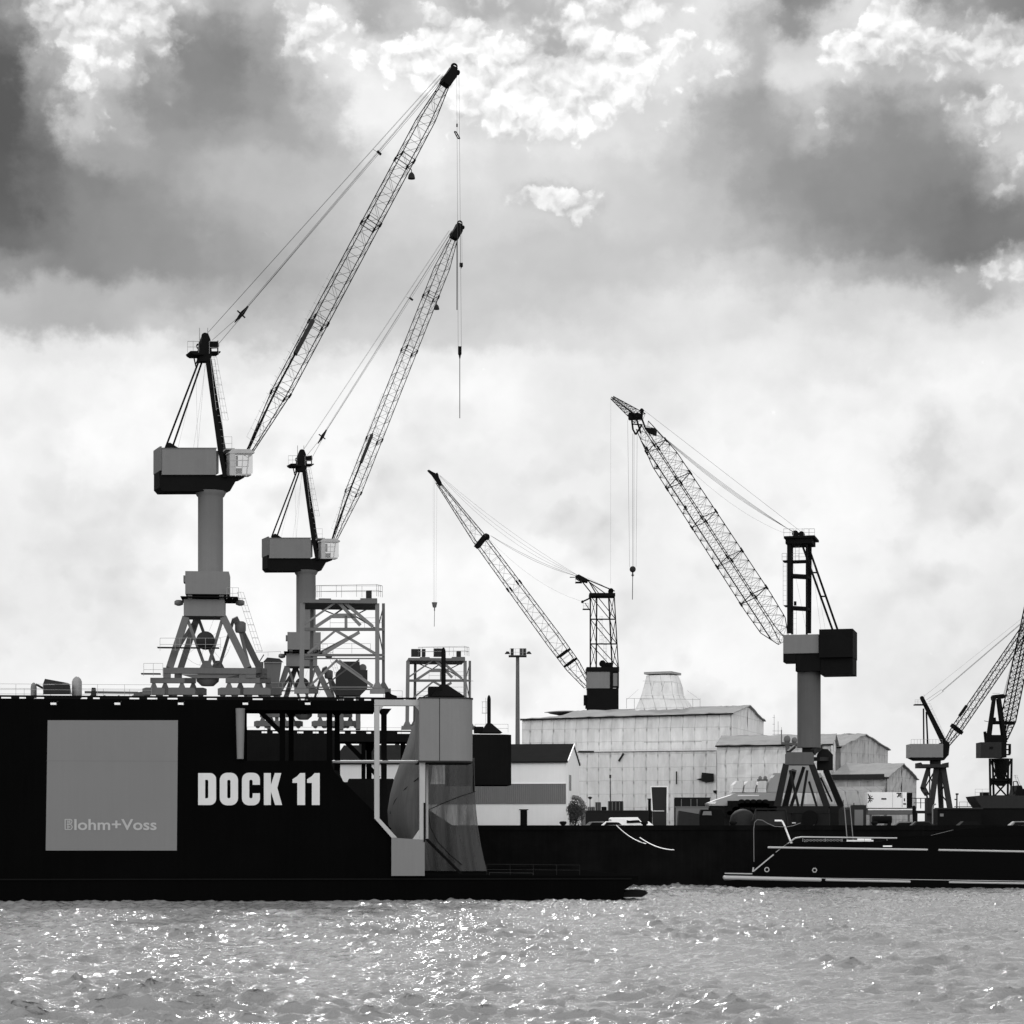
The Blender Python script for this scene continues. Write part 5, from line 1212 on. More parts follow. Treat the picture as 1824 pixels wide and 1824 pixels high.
# ------------------------------------------------------------------ quay and ground
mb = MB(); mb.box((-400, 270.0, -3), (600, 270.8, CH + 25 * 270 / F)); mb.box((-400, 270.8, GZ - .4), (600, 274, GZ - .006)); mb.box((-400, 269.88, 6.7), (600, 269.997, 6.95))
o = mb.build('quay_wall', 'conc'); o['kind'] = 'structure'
mb = MB(); mb.add([(-2500, 274.0, GZ), (2500, 274.0, GZ), (2500, 5000, GZ), (-2500, 5000, GZ)], [(0, 1, 2, 3)]); mb.add([(-2500, 274.0, GZ), (-400, 274.0, GZ), (-400, 274.0, -3), (-2500, 274.0, -3)], [(0, 1, 2, 3)])
o = mb.build('ground', mat('quay_asphalt', 0.05, 0.9, 0.1, var=.3, scale=.2)); o['kind'] = 'structure'
G = GZ
def bars(mb, fr, items, v=0, th=.1):
    for (x0, y0, x1, y1, w_) in items: mb.bar(fr.at(x0, y0, v), fr.at(x1, y1, v), w_, th)

# white works building with dark roof
fr = Fr(1010, 284.0, -9.0, G)
wb = thing('works_building', 'white works building with dark roof and grey band, behind the dock end', 'building', fr)
at_ = fr.at; W_ = 12.0; xl = at_(596, 1400).x
ze = at_(1010, 1356).z; zr = fr.zrow(0, W_ / 2, 1327.5); zb1 = at_(1010, 1396).z; zb2 = at_(1010, 1432).z
mb = MB(); mb.prism([(xl, 0, 0), (xl, W_, 0), (xl, W_, ze), (xl, W_ / 2, zr - .1), (xl, 0, ze)], [(0, 0, 0), (0, W_, 0), (0, W_, ze), (0, W_ / 2, zr - .1), (0, 0, ze)]); mb.build('wall', 'white', wb)
mb = MB()
for k in range(int(-xl / .25)):
    x = xl + k * .25; mb.add([(x, -.04, zb2), (x + .125, -.09, zb2), (x + .25, -.04, zb2), (x, -.04, zb1), (x + .125, -.09, zb1), (x + .25, -.04, zb1)], [(0, 1, 4, 3), (1, 2, 5, 4)])
mb.build('corrugated_band', 'corr', wb)
mb = MB()
mb.hexa([(xl - .2, -.35, ze - .18), (.15, -.35, ze - .18), (.15, W_ / 2, zr - .02), (xl - .2, W_ / 2, zr - .02), (xl - .2, -.35, ze + .02), (.15, -.35, ze + .02), (.15, W_ / 2, zr + .2), (xl - .2, W_ / 2, zr + .2)])
mb.hexa([(xl - .2, W_ / 2 + .01, zr - .02), (.15, W_ / 2 + .01, zr - .02), (.15, W_ + .35, ze - .18), (xl - .2, W_ + .35, ze - .18), (xl - .2, W_ / 2 + .01, zr + .2), (.15, W_ / 2 + .01, zr + .2), (.15, W_ + .35, ze + .02), (xl - .2, W_ + .35, ze + .02)])
mb.build('roof', 'roof', wb)
mb = MB(); mb.bar((.17, -.3, ze), (.17, W_ / 2, zr + .1), .22, .1, side=(1, 0, 0)); mb.bar((.17, W_ + .3, ze), (.17, W_ / 2, zr + .1), .22, .1, side=(1, 0, 0)); mb.box((-.08, -.10, 0), (.05, -.012, ze - .2)); mb.box((xl, -.12, zb1 + .002), (-.09, -.005, zb1 + .07)); mb.build('gable_trim', 'white', wb)
mb = MB(); a = at_(927, 1443); b = at_(939, 1470); mb.box((a.x, -.05, 0), (b.x, -.01, a.z)); do = mb.build('door', 'black', wb)
mb = MB(); mb.box((a.x - .15, -.06, a.z + .003), (b.x + .15, -.01, a.z + .12)); mb.build('lintel', 'dgrey', do)
mb = MB(); mb.box((.01, 2.0, 5.4), (.08, 3.6, 7.4)); mb.box((.01, 2.2, 1.0), (.08, 3.4, 3.0)); mb.build('side_window', 'glass', wb)
mb = MB(); mb.path([(.1, 4.5, 4.6), (.9, 4.5, 4.5), (1.4, 4.5, 3.9), (1.5, 4.5, 3.0), (1.5, 4.5, 0)], .28, 8); mb.build('exhaust_duct', 'corr', wb)
mb = MB()
for x in (704, 640, 756): a = at_(x, 1328, 6); mb.box((a.x, 5.8, zr + .1), (a.x + .5, 6.2, zr + .7))
mb.build('roof_vent', 'dgrey', wb)

# floodlight mast
fr = Fr(922, 325.0, 0, G); q = fr.at; mb = MB(); s_ = .081
fm = thing('floodlight_mast', 'tall slim floodlight mast with a lamp platform, standing left of the sheeted building', 'mast', fr)
mb.tube((0, 0, 0), q(922, 1169), .42, 12, .26); mb.build('pole', 'grey2', fm)
mb = MB(); a, b = q(906, 1168), q(938, 1170); mb.box((a.x, -1, b.z), (b.x, 1, a.z)); mb.build('platform', 'dgrey', fm)
mb = MB(); rail(mb, [q(908, 1168, -1), q(938, 1168, -1)], 1.0, .7, .025); mb.build('railing', 'faint', fm)
for x in (904, 912, 928, 934, 942):
    mb = MB(); c = q(x, 1163); 
    if x in (904, 942): mb.hexa([c + Vector(p) for p in ((-.4, -.3, -.15), (.4, -.3, -.15), (.4, .3, -.15), (-.4, .3, -.15), (-.15, -.3, .2), (.15, -.3, .2), (.15, .3, .2), (-.15, .3, .2))])
    else: mb.box(tuple(c + Vector((-.2, -.2, -.3))), tuple(c + Vector((.25, .2, .65))))
    mb.build('floodlight', 'dgrey', fm)

# ------------------------------------------------------------------ sheeted buildings
def shed(px_r, Y, yaw, px_l, eave_l, W_, eave, apex, label, Z0=None, gw=None, inset=0.0, roof_m='sheet_roof', wall_m='sheet', over=.35, zb=0.0, hip=0.0, rough_=1.0):
    fr = Fr(px_r, Y, yaw, G); q = fr.at; xl = q(px_l, 1400).x
    zr_ = q(px_r, eave).z; zl_ = q(px_l, eave_l).z; za = fr.zrow(0, W_ / 2, apex)
    t = thing('sheeted_hall', label, 'building', fr, 'halls wrapped in white sheeting')
    zal = zl_ + (za - zr_)
    mb = MB()
    n_ = max(2, int(-xl / 1.83)); rnd = random.Random(int(px_r))
    # the skin is slack: each bay bellies in a little between the scaffold poles
    def skin(p0, p1, z0a, z0b, z1a, z1b, nrm, bays):
        vs = []; fs = []; NZ = 9
        for i in range(bays * 2 + 1):
            k = i / (bays * 2); c = Vector(p0).lerp(Vector(p1), k); zt_ = z1a + (z1b - z1a) * k; zb_ = z0a + (z0b - z0a) * k
            for j in range(NZ + 1):
                d_ = (0.10 * rnd.random() if i % 2 == 0 else .22 + .25 * rnd.random()) + .10 * rnd.random()
                if j in (0, NZ): d_ *= .3
                vs.append(c + Vector(nrm) * -d_ + Vector((0, 0, zb_ + (zt_ - zb_) * j / NZ)))
        for i in range(bays * 2):
            for j in range(NZ): a = i * (NZ + 1) + j; fs.append((a, a + NZ + 1, a + NZ + 2, a + 1))
        mb.add(vs, fs)
    skin((xl, 0, 0), (0, 0, 0), zb, zb, zl_, zr_, (0, -1, 0), n_)
    skin((xl, W_, 0), (0, W_, 0), zb, zb, zl_, zr_, (0, 1, 0), 4)
    skin((0, 0, 0), (0, W_ / 2, 0), zb, zb, zr_, za, (1, 0, 0), max(2, int(W_ / 3.6))); skin((0, W_ / 2, 0), (0, W_, 0), zb, zb, za, zr_, (1, 0, 0), max(2, int(W_ / 3.6)))
    mb.add([(xl, 0, zb), (xl, W_, zb), (xl, W_, zl_), (xl, W_ / 2, zl_ if hip else zal), (xl, 0, zl_)], [(0, 1, 2, 3, 4)])
    mb.build('wall', wall_m, t)
    mb = MB(); th = .12
    def slope(v0, v1, z0l, z0r, z1l, z1r):
        nu, nv = max(8, int(-xl / .9)), 8; top = []; bot = []
        for a in range(nu + 1):
            for b in range(nv + 1):
                ka, kb = a / nu, b / nv; x = xl - .2 + (over - inset - xl + .2) * ka; z0 = z0l + (z0r - z0l) * ka; z1 = z1l + (z1r - z1l) * ka
                z = z0 + (z1 - z0) * kb + rnd.uniform(-.10, .10) * rough_ - .12 * rough_ * math.sin(math.pi * kb) * (a % 2)
                k_h = max(0, 1 - (x - xl) / (hip + .01)) if hip else 0
                z -= (z1 - z0) * kb * k_h
                top.append((x + rnd.uniform(-.05, .05) * rough_, v0 + (v1 - v0) * kb, z + th)); bot.append((top[-1][0], top[-1][1], z))
        fs = [(a * (nv + 1) + b, a * (nv + 1) + b + 1, (a + 1) * (nv + 1) + b + 1, (a + 1) * (nv + 1) + b) for a in range(nu) for b in range(nv)]
        N0 = len(top); ed = [(a * (nv + 1), (a + 1) * (nv + 1)) for a in range(nu)] + [(a * (nv + 1) + nv, (a + 1) * (nv + 1) + nv) for a in range(nu)] + [(b, b + 1) for b in range(nv)] + [(nu * (nv + 1) + b, nu * (nv + 1) + b + 1) for b in range(nv)]
        mb.add(top + bot, fs + [tuple(N0 + i_ for i_ in f_[::-1]) for f_ in fs] + [(a, b, N0 + b, N0 + a) for a, b in ed])
    slope(-over, W_ / 2, zl_ - .05, zr_ - .05, zal, za); slope(W_ / 2 + .005, W_ + over, zal, za, zl_ - .05, zr_ - .05)
    mb.build('roof', roof_m, t)
    mb = MB(); mb.box((xl - .2, -over - .02, min(zl_, zr_) - .16), (xl - .1, -over + .02, min(zl_, zr_) - .1)); mb.bar((xl - .2, -over + .02, zl_ - .12), (over - inset, -over + .02, zr_ - .14), .2, .12); mb.build('eave_shadow_bar', 'black', t)  # black bar stands in for the shadow line below the eave
    return t, fr, xl, zr_, za
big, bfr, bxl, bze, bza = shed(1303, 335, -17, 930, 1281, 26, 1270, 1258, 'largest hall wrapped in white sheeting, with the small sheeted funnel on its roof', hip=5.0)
mb = MB(); xr = bfr.at(1276, 1400, -2.2).x; xl2 = bfr.at(1016, 1400, -2.2).x; zt2 = bfr.at(1276, 1337, -2.2).z
n_ = 17
vs = []; fs = []; rnd = random.Random(5)
for i in range(2 * n_ + 1):
    x = xl2 + (xr - xl2) * i / (2 * n_)
    for j in range(9):
        d_ = (0 if i % 2 == 0 else .16) + .05 * rnd.random()
        vs.append((x, -2.2 + d_, zt2 * j / 8))
for i in range(2 * n_):
    for j in range(8): a = i * 9 + j; fs.append((a, a + 9, a + 10, a + 1))
mb.add(vs, fs); mb.add([(xl2, -2.2, zt2), (xr, -2.2, zt2), (xr, -.05, zt2 + .25), (xl2, -.05, zt2 + .25), (xr, -2.2, 0), (xr, -.05, 0), (xl2, -2.2, 0), (xl2, -.05, 0)], [(0, 1, 2, 3), (1, 4, 5, 2), (0, 3, 7, 6)])
mb.build('lower_skirt', 'sheet', big)
mb = MB(); mb.bar((xl2, -2.25, zt2), (xr, -2.25, zt2), .07, .07)
for (x0, y0, x1, y1, w_) in ((1030, 1339, 1058, 1339, .25), (1102, 1356, 1111, 1342, .3), (1205, 1374, 1205, 1397, .18), (1147, 1322, 1250, 1321, .05)): mb.bar(bfr.at(x0, y0, -2.3), bfr.at(x1, y1, -2.3), w_, .06)
mb.build('tear', 'dgrey', big)
mb = MB()
for pts in ([(1250, 1376), (1271, 1378), (1271, 1392), (1258, 1394), (1240, 1388), (1249, 1386)], [(1270, 1408), (1293, 1407), (1293, 1396), (1294, 1396), (1294, 1415), (1280, 1416), (1271, 1412)]): mb.xz([(bfr.at(x, y, -2.5).x, bfr.at(x, y, -2.5).z) for x, y in pts], -2.5, -2.3)
mb.build('loose_flap', 'roof', big)
mb = MB()
def scaf(fr_, pts, mb_):
    for (x0, y0, x1, y1) in pts: mb_.tube(fr_.at(x0, y0, 12), fr_.at(x1, y1, 12), .035, 4)
sfr = Fr(1380, 350, 0, 0)
for x in (1379, 1386, 1392): mb.tube((bfr.at(x, 1310, 5).x, 5, bfr.at(x, 1312, 5).z), (bfr.at(x, 1310, 5).x, 5, bfr.at(x, 1273 + (x - 1379) * 1.7, 5).z), .04, 4)
for y in (1278, 1290, 1302, 1308): mb.tube(bfr.at(1376, y, 5), bfr.at(1380 + (12 if y > 1295 else 0), y, 5), .035, 4)
mb.build('scaffold', 'faint', big)
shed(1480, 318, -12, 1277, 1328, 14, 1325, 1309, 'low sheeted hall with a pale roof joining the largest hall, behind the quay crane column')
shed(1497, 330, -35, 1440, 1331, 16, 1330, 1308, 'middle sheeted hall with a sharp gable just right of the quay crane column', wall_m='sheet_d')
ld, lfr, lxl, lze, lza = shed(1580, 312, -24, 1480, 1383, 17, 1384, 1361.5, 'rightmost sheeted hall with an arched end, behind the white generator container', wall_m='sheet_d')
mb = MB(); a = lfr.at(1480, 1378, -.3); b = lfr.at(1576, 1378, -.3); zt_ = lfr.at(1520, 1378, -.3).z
mb.box((lxl, -.42, zt_ - .85), (-.3, -.30, zt_ - .1)); mb.build('eave_shadow_strip', 'dgrey', ld)  # solid dark strip, shade under the eave put in as colour
mb = MB(); mb.hexa([(lxl, -2.6, lze - 4.2), (-.2, -2.6, lze - 4.2), (-.2, -.45, lze - 4.2), (lxl, -.45, lze - 4.2), (lxl, -1.9, lze - 2.0), (-.2, -1.9, lze - 2.0), (-.2, -.45, lze - 1.3), (lxl, -.45, lze - 1.3)]); mb.box((lxl, -2.5, 0), (-.3, -.5, lze - 4.21)); mb.build('side_lean_to', 'sheet_d', ld)
# funnel under sheeting
fr = Fr(1182, 352.0, -24, 0); fn = thing('sheeted_funnel', 'white sheeted funnel, stepped and tapering, on the ridge of the largest hall', 'funnel', fr, None)
fn_z = fr.at(1182, 1272).z
mb = MB(); vs = []
lv = [(1275, 1122, 1244), (1262, 1128, 1240), (1250, 1134, 1232), (1238, 1139, 1222), (1225, 1143, 1220), (1204, 1149, 1212)]
NN = 20
for py, a, b in lv:
    hw = (b - a) / 2 * .088 / 1.22; cx_ = fr.at((a + b) / 2, py).x; z = fr.at(1182, py).z
    for i in range(NN):
        t = 2 * math.pi * i / NN; k = math.cos(t); s2 = math.sin(t); p_ = .45
        vs.append((cx_ + hw * math.copysign(abs(k) ** p_, k), hw * .95 * math.copysign(abs(s2) ** p_, s2), z))
mb.add(vs, [(j * NN + i, j * NN + (i + 1) % NN, (j + 1) * NN + (i + 1) % NN, (j + 1) * NN + i) for j in range(len(lv) - 1) for i in range(NN)])
mb.build('sheeting', 'sheet', fn)
mb = MB(); a = fr.at(1149, 1203); b = fr.at(1212, 1197); hw = 31 * .088 / 1.2; cx_ = (a.x + b.x) / 2; mb.box((cx_ - hw, -hw, a.z), (cx_ + hw, hw, b.z)); mb.build('top_collar', 'sheet_roof', fn)
mb = MB()
for v in (-3.2, 3.2):
    mb.tube(fr.at(1116, 1244, v), fr.at(1247, 1246, v), .035, 4)
    for x in (1116, 1130, 1234, 1247): mb.tube(fr.at(x, 1244, v), fr.at(x, 1262, v), .035, 4)
mb.tube(fr.at(1137, 1228, 0), fr.at(1117, 1246, 0), .02, 4); mb.tube(fr.at(1224, 1230, 0), fr.at(1246, 1246, 0), .02, 4)
for x0, y0, x1, y1 in ((1145, 1213, 1200, 1214), (1165, 1213, 1160, 1236), (1184, 1214, 1178, 1232)): mb.tube(fr.at(x0, y0, -3.4), fr.at(x1, y1, -3.4), .03, 4)
mb.build('scaffold', 'faint', fn)

# ------------------------------------------------------------------ things on the quay
def quick(name, px, Y, yaw=0): return Fr(px, Y, yaw, G)
# white motor yacht on land
fr = Fr(1330, 300.0, 0, G); q = fr.at
def XZf(mb, pts, v0, v1): mb.xz([(q(x, y, v0).x, q(x, y, v0).z) for x, y in pts], v0, v1)
wy = thing('white_yacht', 'pale grey motor yacht with stepped upper decks, laid up behind the quay crane legs', 'yacht', fr)
mb = MB(); XZf(mb, [(1262, 1430), (1275, 1425), (1300, 1417), (1312, 1413), (1390, 1411), (1398, 1432), (1440, 1432), (1500, 1432), (1500, 1436), (1263, 1435)], 0, 7); hl = mb.build('hull', 'pale', wy); mb = MB(); XZf(mb, [(1262, 1436.3), (1500, 1436.8), (1490, 1483), (1300, 1483), (1280, 1460)], .3, 6.7); mb.build('lower_hull', 'leg', wy)
mb = MB(); XZf(mb, [(1366, 1410.8), (1480, 1410.8), (1462, 1377), (1378, 1377), (1370, 1392)], .8, 6.2); XZf(mb, [(1395, 1376.8), (1450, 1376.8), (1440, 1352), (1404, 1356)], 1.5, 5.5); mb.build('superstructure', 'pale', wy)
mb = MB()
for a, b in ((1304, 1322), (1324, 1344), (1346, 1365)):
    XZf(mb, [(a, 1411.5), (b, 1411.5), (b + 4 if b < 1360 else b, 1391), (a + 9, 1391), (a + 3, 1398)], .4, 5)
mb.build('deck_cover', 'sheet', wy)
mb = MB(); XZf(mb, [(1313, 1418), (1352, 1418), (1352, 1416), (1315, 1416)], -.06, -.005); XZf(mb, [(1262, 1431.5), (1274, 1432), (1276, 1428), (1268, 1428)], -.06, -.005); XZf(mb, [(1371, 1386), (1376, 1386), (1380, 1381), (1374, 1381)], .74, .79); mb.build('window_strip', 'white', wy)
for x, y, r in ((1354, 1386, .26), (1363, 1386, .26), (1402, 1317, .48), (1415, 1319, .4)): mb = MB(); c = q(x, y, 2); mb.ball(c, r * .95, r * 1.2); mb.build('radar_dome', 'grey', wy)
mb = MB()
mb.bar(q(1358, 1392, 2), q(1358, 1388, 2), 1.4, .5); mb.bar(q(1392, 1324, 2), q(1422, 1326, 2), .3, .8); mb.bar(q(1392, 1300, 2), q(1392, 1324, 2), .12); mb.bar(q(1402, 1326, 2), q(1405, 1356, 2), .5, .6); mb.build('radar_mast', 'grey2', wy)
mb = MB(); vs = []
for k in range(9):
    x0 = 1300 + 84 * k / 8; 
    y0 = 1427 + 14 * max(0, abs(k / 8 - .5) * 2 - .55) ** 1 * 2.2
    c = q(x0, y0 + 4, -.9); mb.wheel(c, .55, .5, 14); c2 = q(x0, y0 + 10, -.9); mb.wheel(c2, .5, .5, 12)
mb.bar(q(1296, 1433, -.6), q(1388, 1433, -.6), 1.0, .3); solo(mb, 'tyre_fender', 'rubber', 'row of black tyre fenders hung along the side of the pale yacht', 'fender', fr)
fr = Fr(1320, 284.0, 0, G); q = fr.at; mb = MB()
mb.lathe((q(1323, 1460).x, 0, 0), [(1.65, 0), (1.7, 1.3), (1.5, 2.2), (1.0, 2.75), (.4, 3.0), (.02, 3.05)], 22)
solo(mb, 'storage_tank', 'dgrey', 'dome-topped dark grey tank on the quay under the tyre fenders', 'tank', fr)
# dark lorry
fr = Fr(1240, 282.0, 0, G); q = fr.at; tr = thing('lorry', 'dark parked lorry with a flat load bed, left of the dome-topped tank', 'lorry', fr)
mb = MB(); XZf(mb, [(1246, 1478), (1290, 1478), (1290, 1452), (1285, 1442), (1249, 1442), (1246, 1452)], -1.1, 1.1); cb = mb.build('cab', 'black', tr)
mb = MB(); XZf(mb, [(1251, 1452), (1268, 1452), (1267, 1445), (1253, 1445)], -1.16, -1.11); mb.build('window', 'corr', cb)
mb = MB(); XZf(mb, [(1207, 1478), (1245.7, 1478), (1245.7, 1450), (1228, 1447), (1210, 1444), (1209, 1452)], -1.1, 1.1); mb.build('load_bed', 'dgrey', tr)
for x in (1215, 1228, 1255, 1280):
    mb = MB(); mb.wheel((q(x, 1480).x, -1.0, .48), .48, .3, 16); mb.build('wheel', 'rubber', tr)
# row cabins, boxes etc.
def box_thing(name, px0, px1, py0, Y, d_, m_, label, cat, extra=None, group=None, base=None):
    fr = Fr((px0 + px1) / 2, Y, 0, G); a = fr.at(px0, py0); b = fr.at(px1, py0); z0 = 0 if base is None else fr.at(px0, base).z
    t = thing(name, label, cat, fr, group); mb = MB(); mb.box((a.x, 0, z0), (b.x, d_, a.z)); mb.build('body', m_, t)
    if extra:
        for nm, mm, fn_ in extra: mb = MB(); fn_(mb, fr, a, b, z0); mb.build(nm, mm, t)
    return t
def ribs(mb, fr, a, b, z0):
    n_ = max(3, int((b.x - a.x) / .45))
    for i in range(n_ + 1): x = a.x + (b.x - a.x) * i / n_; mb.box((x - .04, -.06, z0 + .1), (x + .04, -.003, a.z - .1))
def cap(mb, fr, a, b, z0): mb.box((a.x - .08, -.08, a.z + .003), (b.x + .08, 1.0, a.z + .12))
box_thing('site_cabin', 1203, 1265, 1422, 306, 2.5, 'roof', 'long low dark cabin with pale uprights in front of the sheeted hall', 'cabin', [('upright', 'corr', lambda mb, fr, a, b, z0: [mb.box((fr.at(x, 1430).x, -.1, 0), (fr.at(x, 1430).x + .09, -.02, a.z - .1)) for x in (1213, 1230, 1241)]), ('roof_edge', 'dgrey', cap)])
box_thing('concrete_barrier', 1204, 1262, 1438, 300, .6, 'corr', 'pale low wall in front of the long dark cabin', 'wall', [('coping', 'corr', cap)])
box_thing('retaining_wall', 1040, 1162, 1445, 300, .8, 'roof', 'dark low wall behind the white parked cars, carrying crates and a container', 'wall', [('coping', 'dgrey', cap)])
box_thing('steel_container', 1084, 1110, 1427, 303, 2.4, 'dgrey', 'dark ribbed container with posts before it, standing behind the low dark wall', 'container', [('rib', 'corr', ribs)])
box_thing('pallet_stack', 1061, 1070, 1429, 303, 1.5, 'dgrey', 'tall narrow dark crate left of the ribbed container', 'crate', [('batten', 'corr', ribs)])
box_thing('pallet_stack', 1048, 1059, 1437, 304, 1.5, 'corr', 'low grey crate nearest the round bush', 'crate', [('batten', 'dgrey', ribs)])
box_thing('pallet_stack', 1072, 1080, 1437, 304, 1.5, 'black', 'small black crate directly beside the ribbed container', 'crate', [('batten', 'dgrey', ribs)])
box_thing('switch_cabinet', 1155, 1159.5, 1424, 296, .8, 'black', 'narrow black cabinet on the left of the tall framed board', 'cabinet', [('cabinet_cap', 'black', cap)])
# tall framed board
fr = Fr(1174, 286.0, 0, G); q = fr.at; bd = thing('framed_board', 'tall dark board with a white frame, upright on the quay right of the parked cars', 'board', fr)
mb = MB(); XZf(mb, [(1163, 1483), (1187, 1483), (1187, 1425), (1188, 1402), (1160, 1402), (1162, 1425)], 0, .35); mb.build('panel', 'dgrey', bd)
mb = MB(); bars(mb, fr, [(1158.5, 1401, 1189.5, 1401, .12), (1159.5, 1402, 1162, 1445, .11), (1188.5, 1402, 1189, 1448, .12), (1162, 1444.5, 1183, 1444.5, .06)], -.06); mb.build('frame', 'white', bd)
# slim pole
fr = Fr(1088, 309.0, 0, G); mb = MB(); mb.tube((0, 0, 0), fr.at(1087, 1382), .1, 8, .05); mb.tube(fr.at(1087, 1386), fr.at(1087, 1380), .14, 8); solo(mb, 'signal_pole', 'dgrey', 'slim bare pole rising behind the dark ribbed container', 'pole', fr)
fr = Fr(1051, 305.0, 0, G); mb = MB(); mb.tube((0, 0, 0), fr.at(1051, 1421), .07, 8, .05); mb.lathe(fr.at(1051, 1424), [(.1, 0), (.28, .2), (.3, .32), (.05, .4)], 10); solo(mb, 'quay_lamp', 'dgrey', 'short lamp post just right of the round bush', 'street lamp', fr)

# cars
def car(px0, px1, py_roof, Y, m_, label, kind='car', yaw=0):
    fr = Fr((px0 + px1) / 2, Y, yaw, G); t = thing('parked_car', label, 'car', fr, 'cars parked on the quay')
    L = 4.3; H = 1.45; hw = .85
    if kind == 'van': L = 4.8; H = 1.95
    z = lambda f: H * f
    prof = [(-L / 2, .35), (-L / 2, z(.55)), (-L * .38, z(.62)), (-L * .24, z(.97)), (L * .12, z(1.0)), (L * .27, z(.66)), (L * .46, z(.56)), (L / 2, z(.42)), (L / 2, .3)]
    if kind == 'van': prof = [(-L / 2, .35), (-L / 2, z(.9)), (-L * .46, z(.98)), (L * .2, z(1.0)), (L * .33, z(.62)), (L * .48, z(.52)), (L / 2, .35)]
    mb = MB(); 
    fr_, bk = [], []
    for x, zz_ in prof:
        k = hw - (.16 if zz_ > z(.7) else 0); fr_.append((x, -k, zz_)); bk.append((x, k, zz_))
    mb.prism(fr_, bk); mb.build('body', m_, t)
    wn = [(-L * .30, z(.64)), (-L * .215, z(.92)), (L * .10, z(.94)), (L * .21, z(.66))] if kind != 'van' else [(-L * .1, z(.62)), (-L * .1, z(.9)), (L * .19, z(.92)), (L * .29, z(.64))]
    for sgn in (-1, 1):
        mb = MB(); mb.prism([(x, sgn * (hw - (.15 if zz_ > z(.7) else -.0) + .012), zz_) for x, zz_ in wn], [(x, sgn * (hw - (.15 if zz_ > z(.7) else -.0) - .03), zz_) for x, zz_ in wn]); mb.build('side_window', 'black', t)
    for x in (-L * .32, L * .32):
        for y in (-hw + .08, hw - .08):
            mb = MB(); mb.wheel((x, y, .32), .32, .2, 14); mb.build('wheel', 'rubber', t)
    for y in (-hw + .2, hw - .2):
        mb = MB(); mb.box((L / 2 - .04, y - .12, z(.40)), (L / 2 + .02, y + .12, z(.48))); mb.build('headlight', 'chrome', t)
    return t
car(1079, 1109, 1459, 276.5, 'white', 'white parked car nearest the mooring rope on the quay edge')
car(1104, 1136, 1460, 279.6, 'white', 'white high-roofed van just right of the white car by the mooring rope', 'van', 12)
car(1133, 1155, 1460, 283.4, 'white', 'white car seen half behind the van, next to the tall framed board', yaw=-40)
car(1052, 1080, 1462, 281, 'corr', 'grey car between the round bush and the white cars', yaw=8)
car(1597, 1625, 1461, 281, 'grey', 'silver car partly behind the long car, below the generator container', yaw=160)
car(1618, 1672, 1460, 277, 'dgrey', 'dark estate car with a bright roofline left of the black skip container')
car(1712, 1745, 1461, 276.0, 'black', 'black car in front of the black skip container', yaw=4)
car(1800, 1840, 1457, 276.6, 'corr', 'pale car cut off by the right edge of the photo')
car(1398, 1428, 1458, 296.5, 'white', 'white car glimpsed under the left legs of the quay crane', yaw=15)
car(1452, 1482, 1458, 297.5, 'grey', 'silver car glimpsed under the right legs of the quay crane', yaw=-12)
for px_, lab_ in ((1003, 'dark mooring bollard on the quay edge in front of the white works building'), (1148, 'dark mooring bollard at the quay edge beside the tall framed board'), (1306, 'dark mooring bollard at the quay edge in front of the dome-topped tank'), (1558, 'dark mooring bollard at the quay edge below the generator container')):
    fr = Fr(px_, 271.6, 0, GZ); mb = MB(); mb.lathe((0, 0, 0), [(.38, -.3), (.32, -.2), (.24, .1), (.24, .95), (.42, 1.1), (.46, 1.25), (.36, 1.36), (.02, 1.4)], 16)
    solo(mb, 'mooring_bollard', 'rubber', lab_, 'bollard', fr, 'mooring bollards on the quay edge')
# bush
fr = Fr(1025, 277.5, 0, G); bu = thing('bush', 'round dark bush at the right-hand corner of the white works building', 'bush', fr)
mb = MB(); rnd = random.Random(11)
for i in range(2600):
    th = rnd.random() * 6.283; cz = rnd.uniform(-1, 1); rr = (rnd.random() ** .45); lob = 1 + .22 * math.sin(3 * th + 2) + .15 * math.sin(5 * cz + th * 2)
    c = Vector((1.15 * rr * lob * math.cos(th) * math.sqrt(1 - cz * cz), 1.1 * rr * lob * math.sin(th) * math.sqrt(1 - cz * cz), 2.6 + 1.65 * rr * lob * cz))
    a = Vector((rnd.gauss(0, 1), rnd.gauss(0, 1), rnd.gauss(0, 1))).normalized() * .10; b = a.orthogonal().normalized() * .07
    mb.add([c - a, c + b, c + a, c - b], [(0, 1, 2, 3)])
mb.build('crown', mat('bush_leaf', .045, .7, .2, var=.4, scale=3), bu)
mb = MB(); mb.tube((0, 0, 0), (.05, 0, 2.2), .09, 7, .05); mb.tube((.03, 0, 1.0), (.5, .2, 2.6), .05, 5, .02); mb.tube((.03, 0, 1.2), (-.4, -.2, 2.8), .05, 5, .02); mb.build('trunk', 'dgrey', bu)
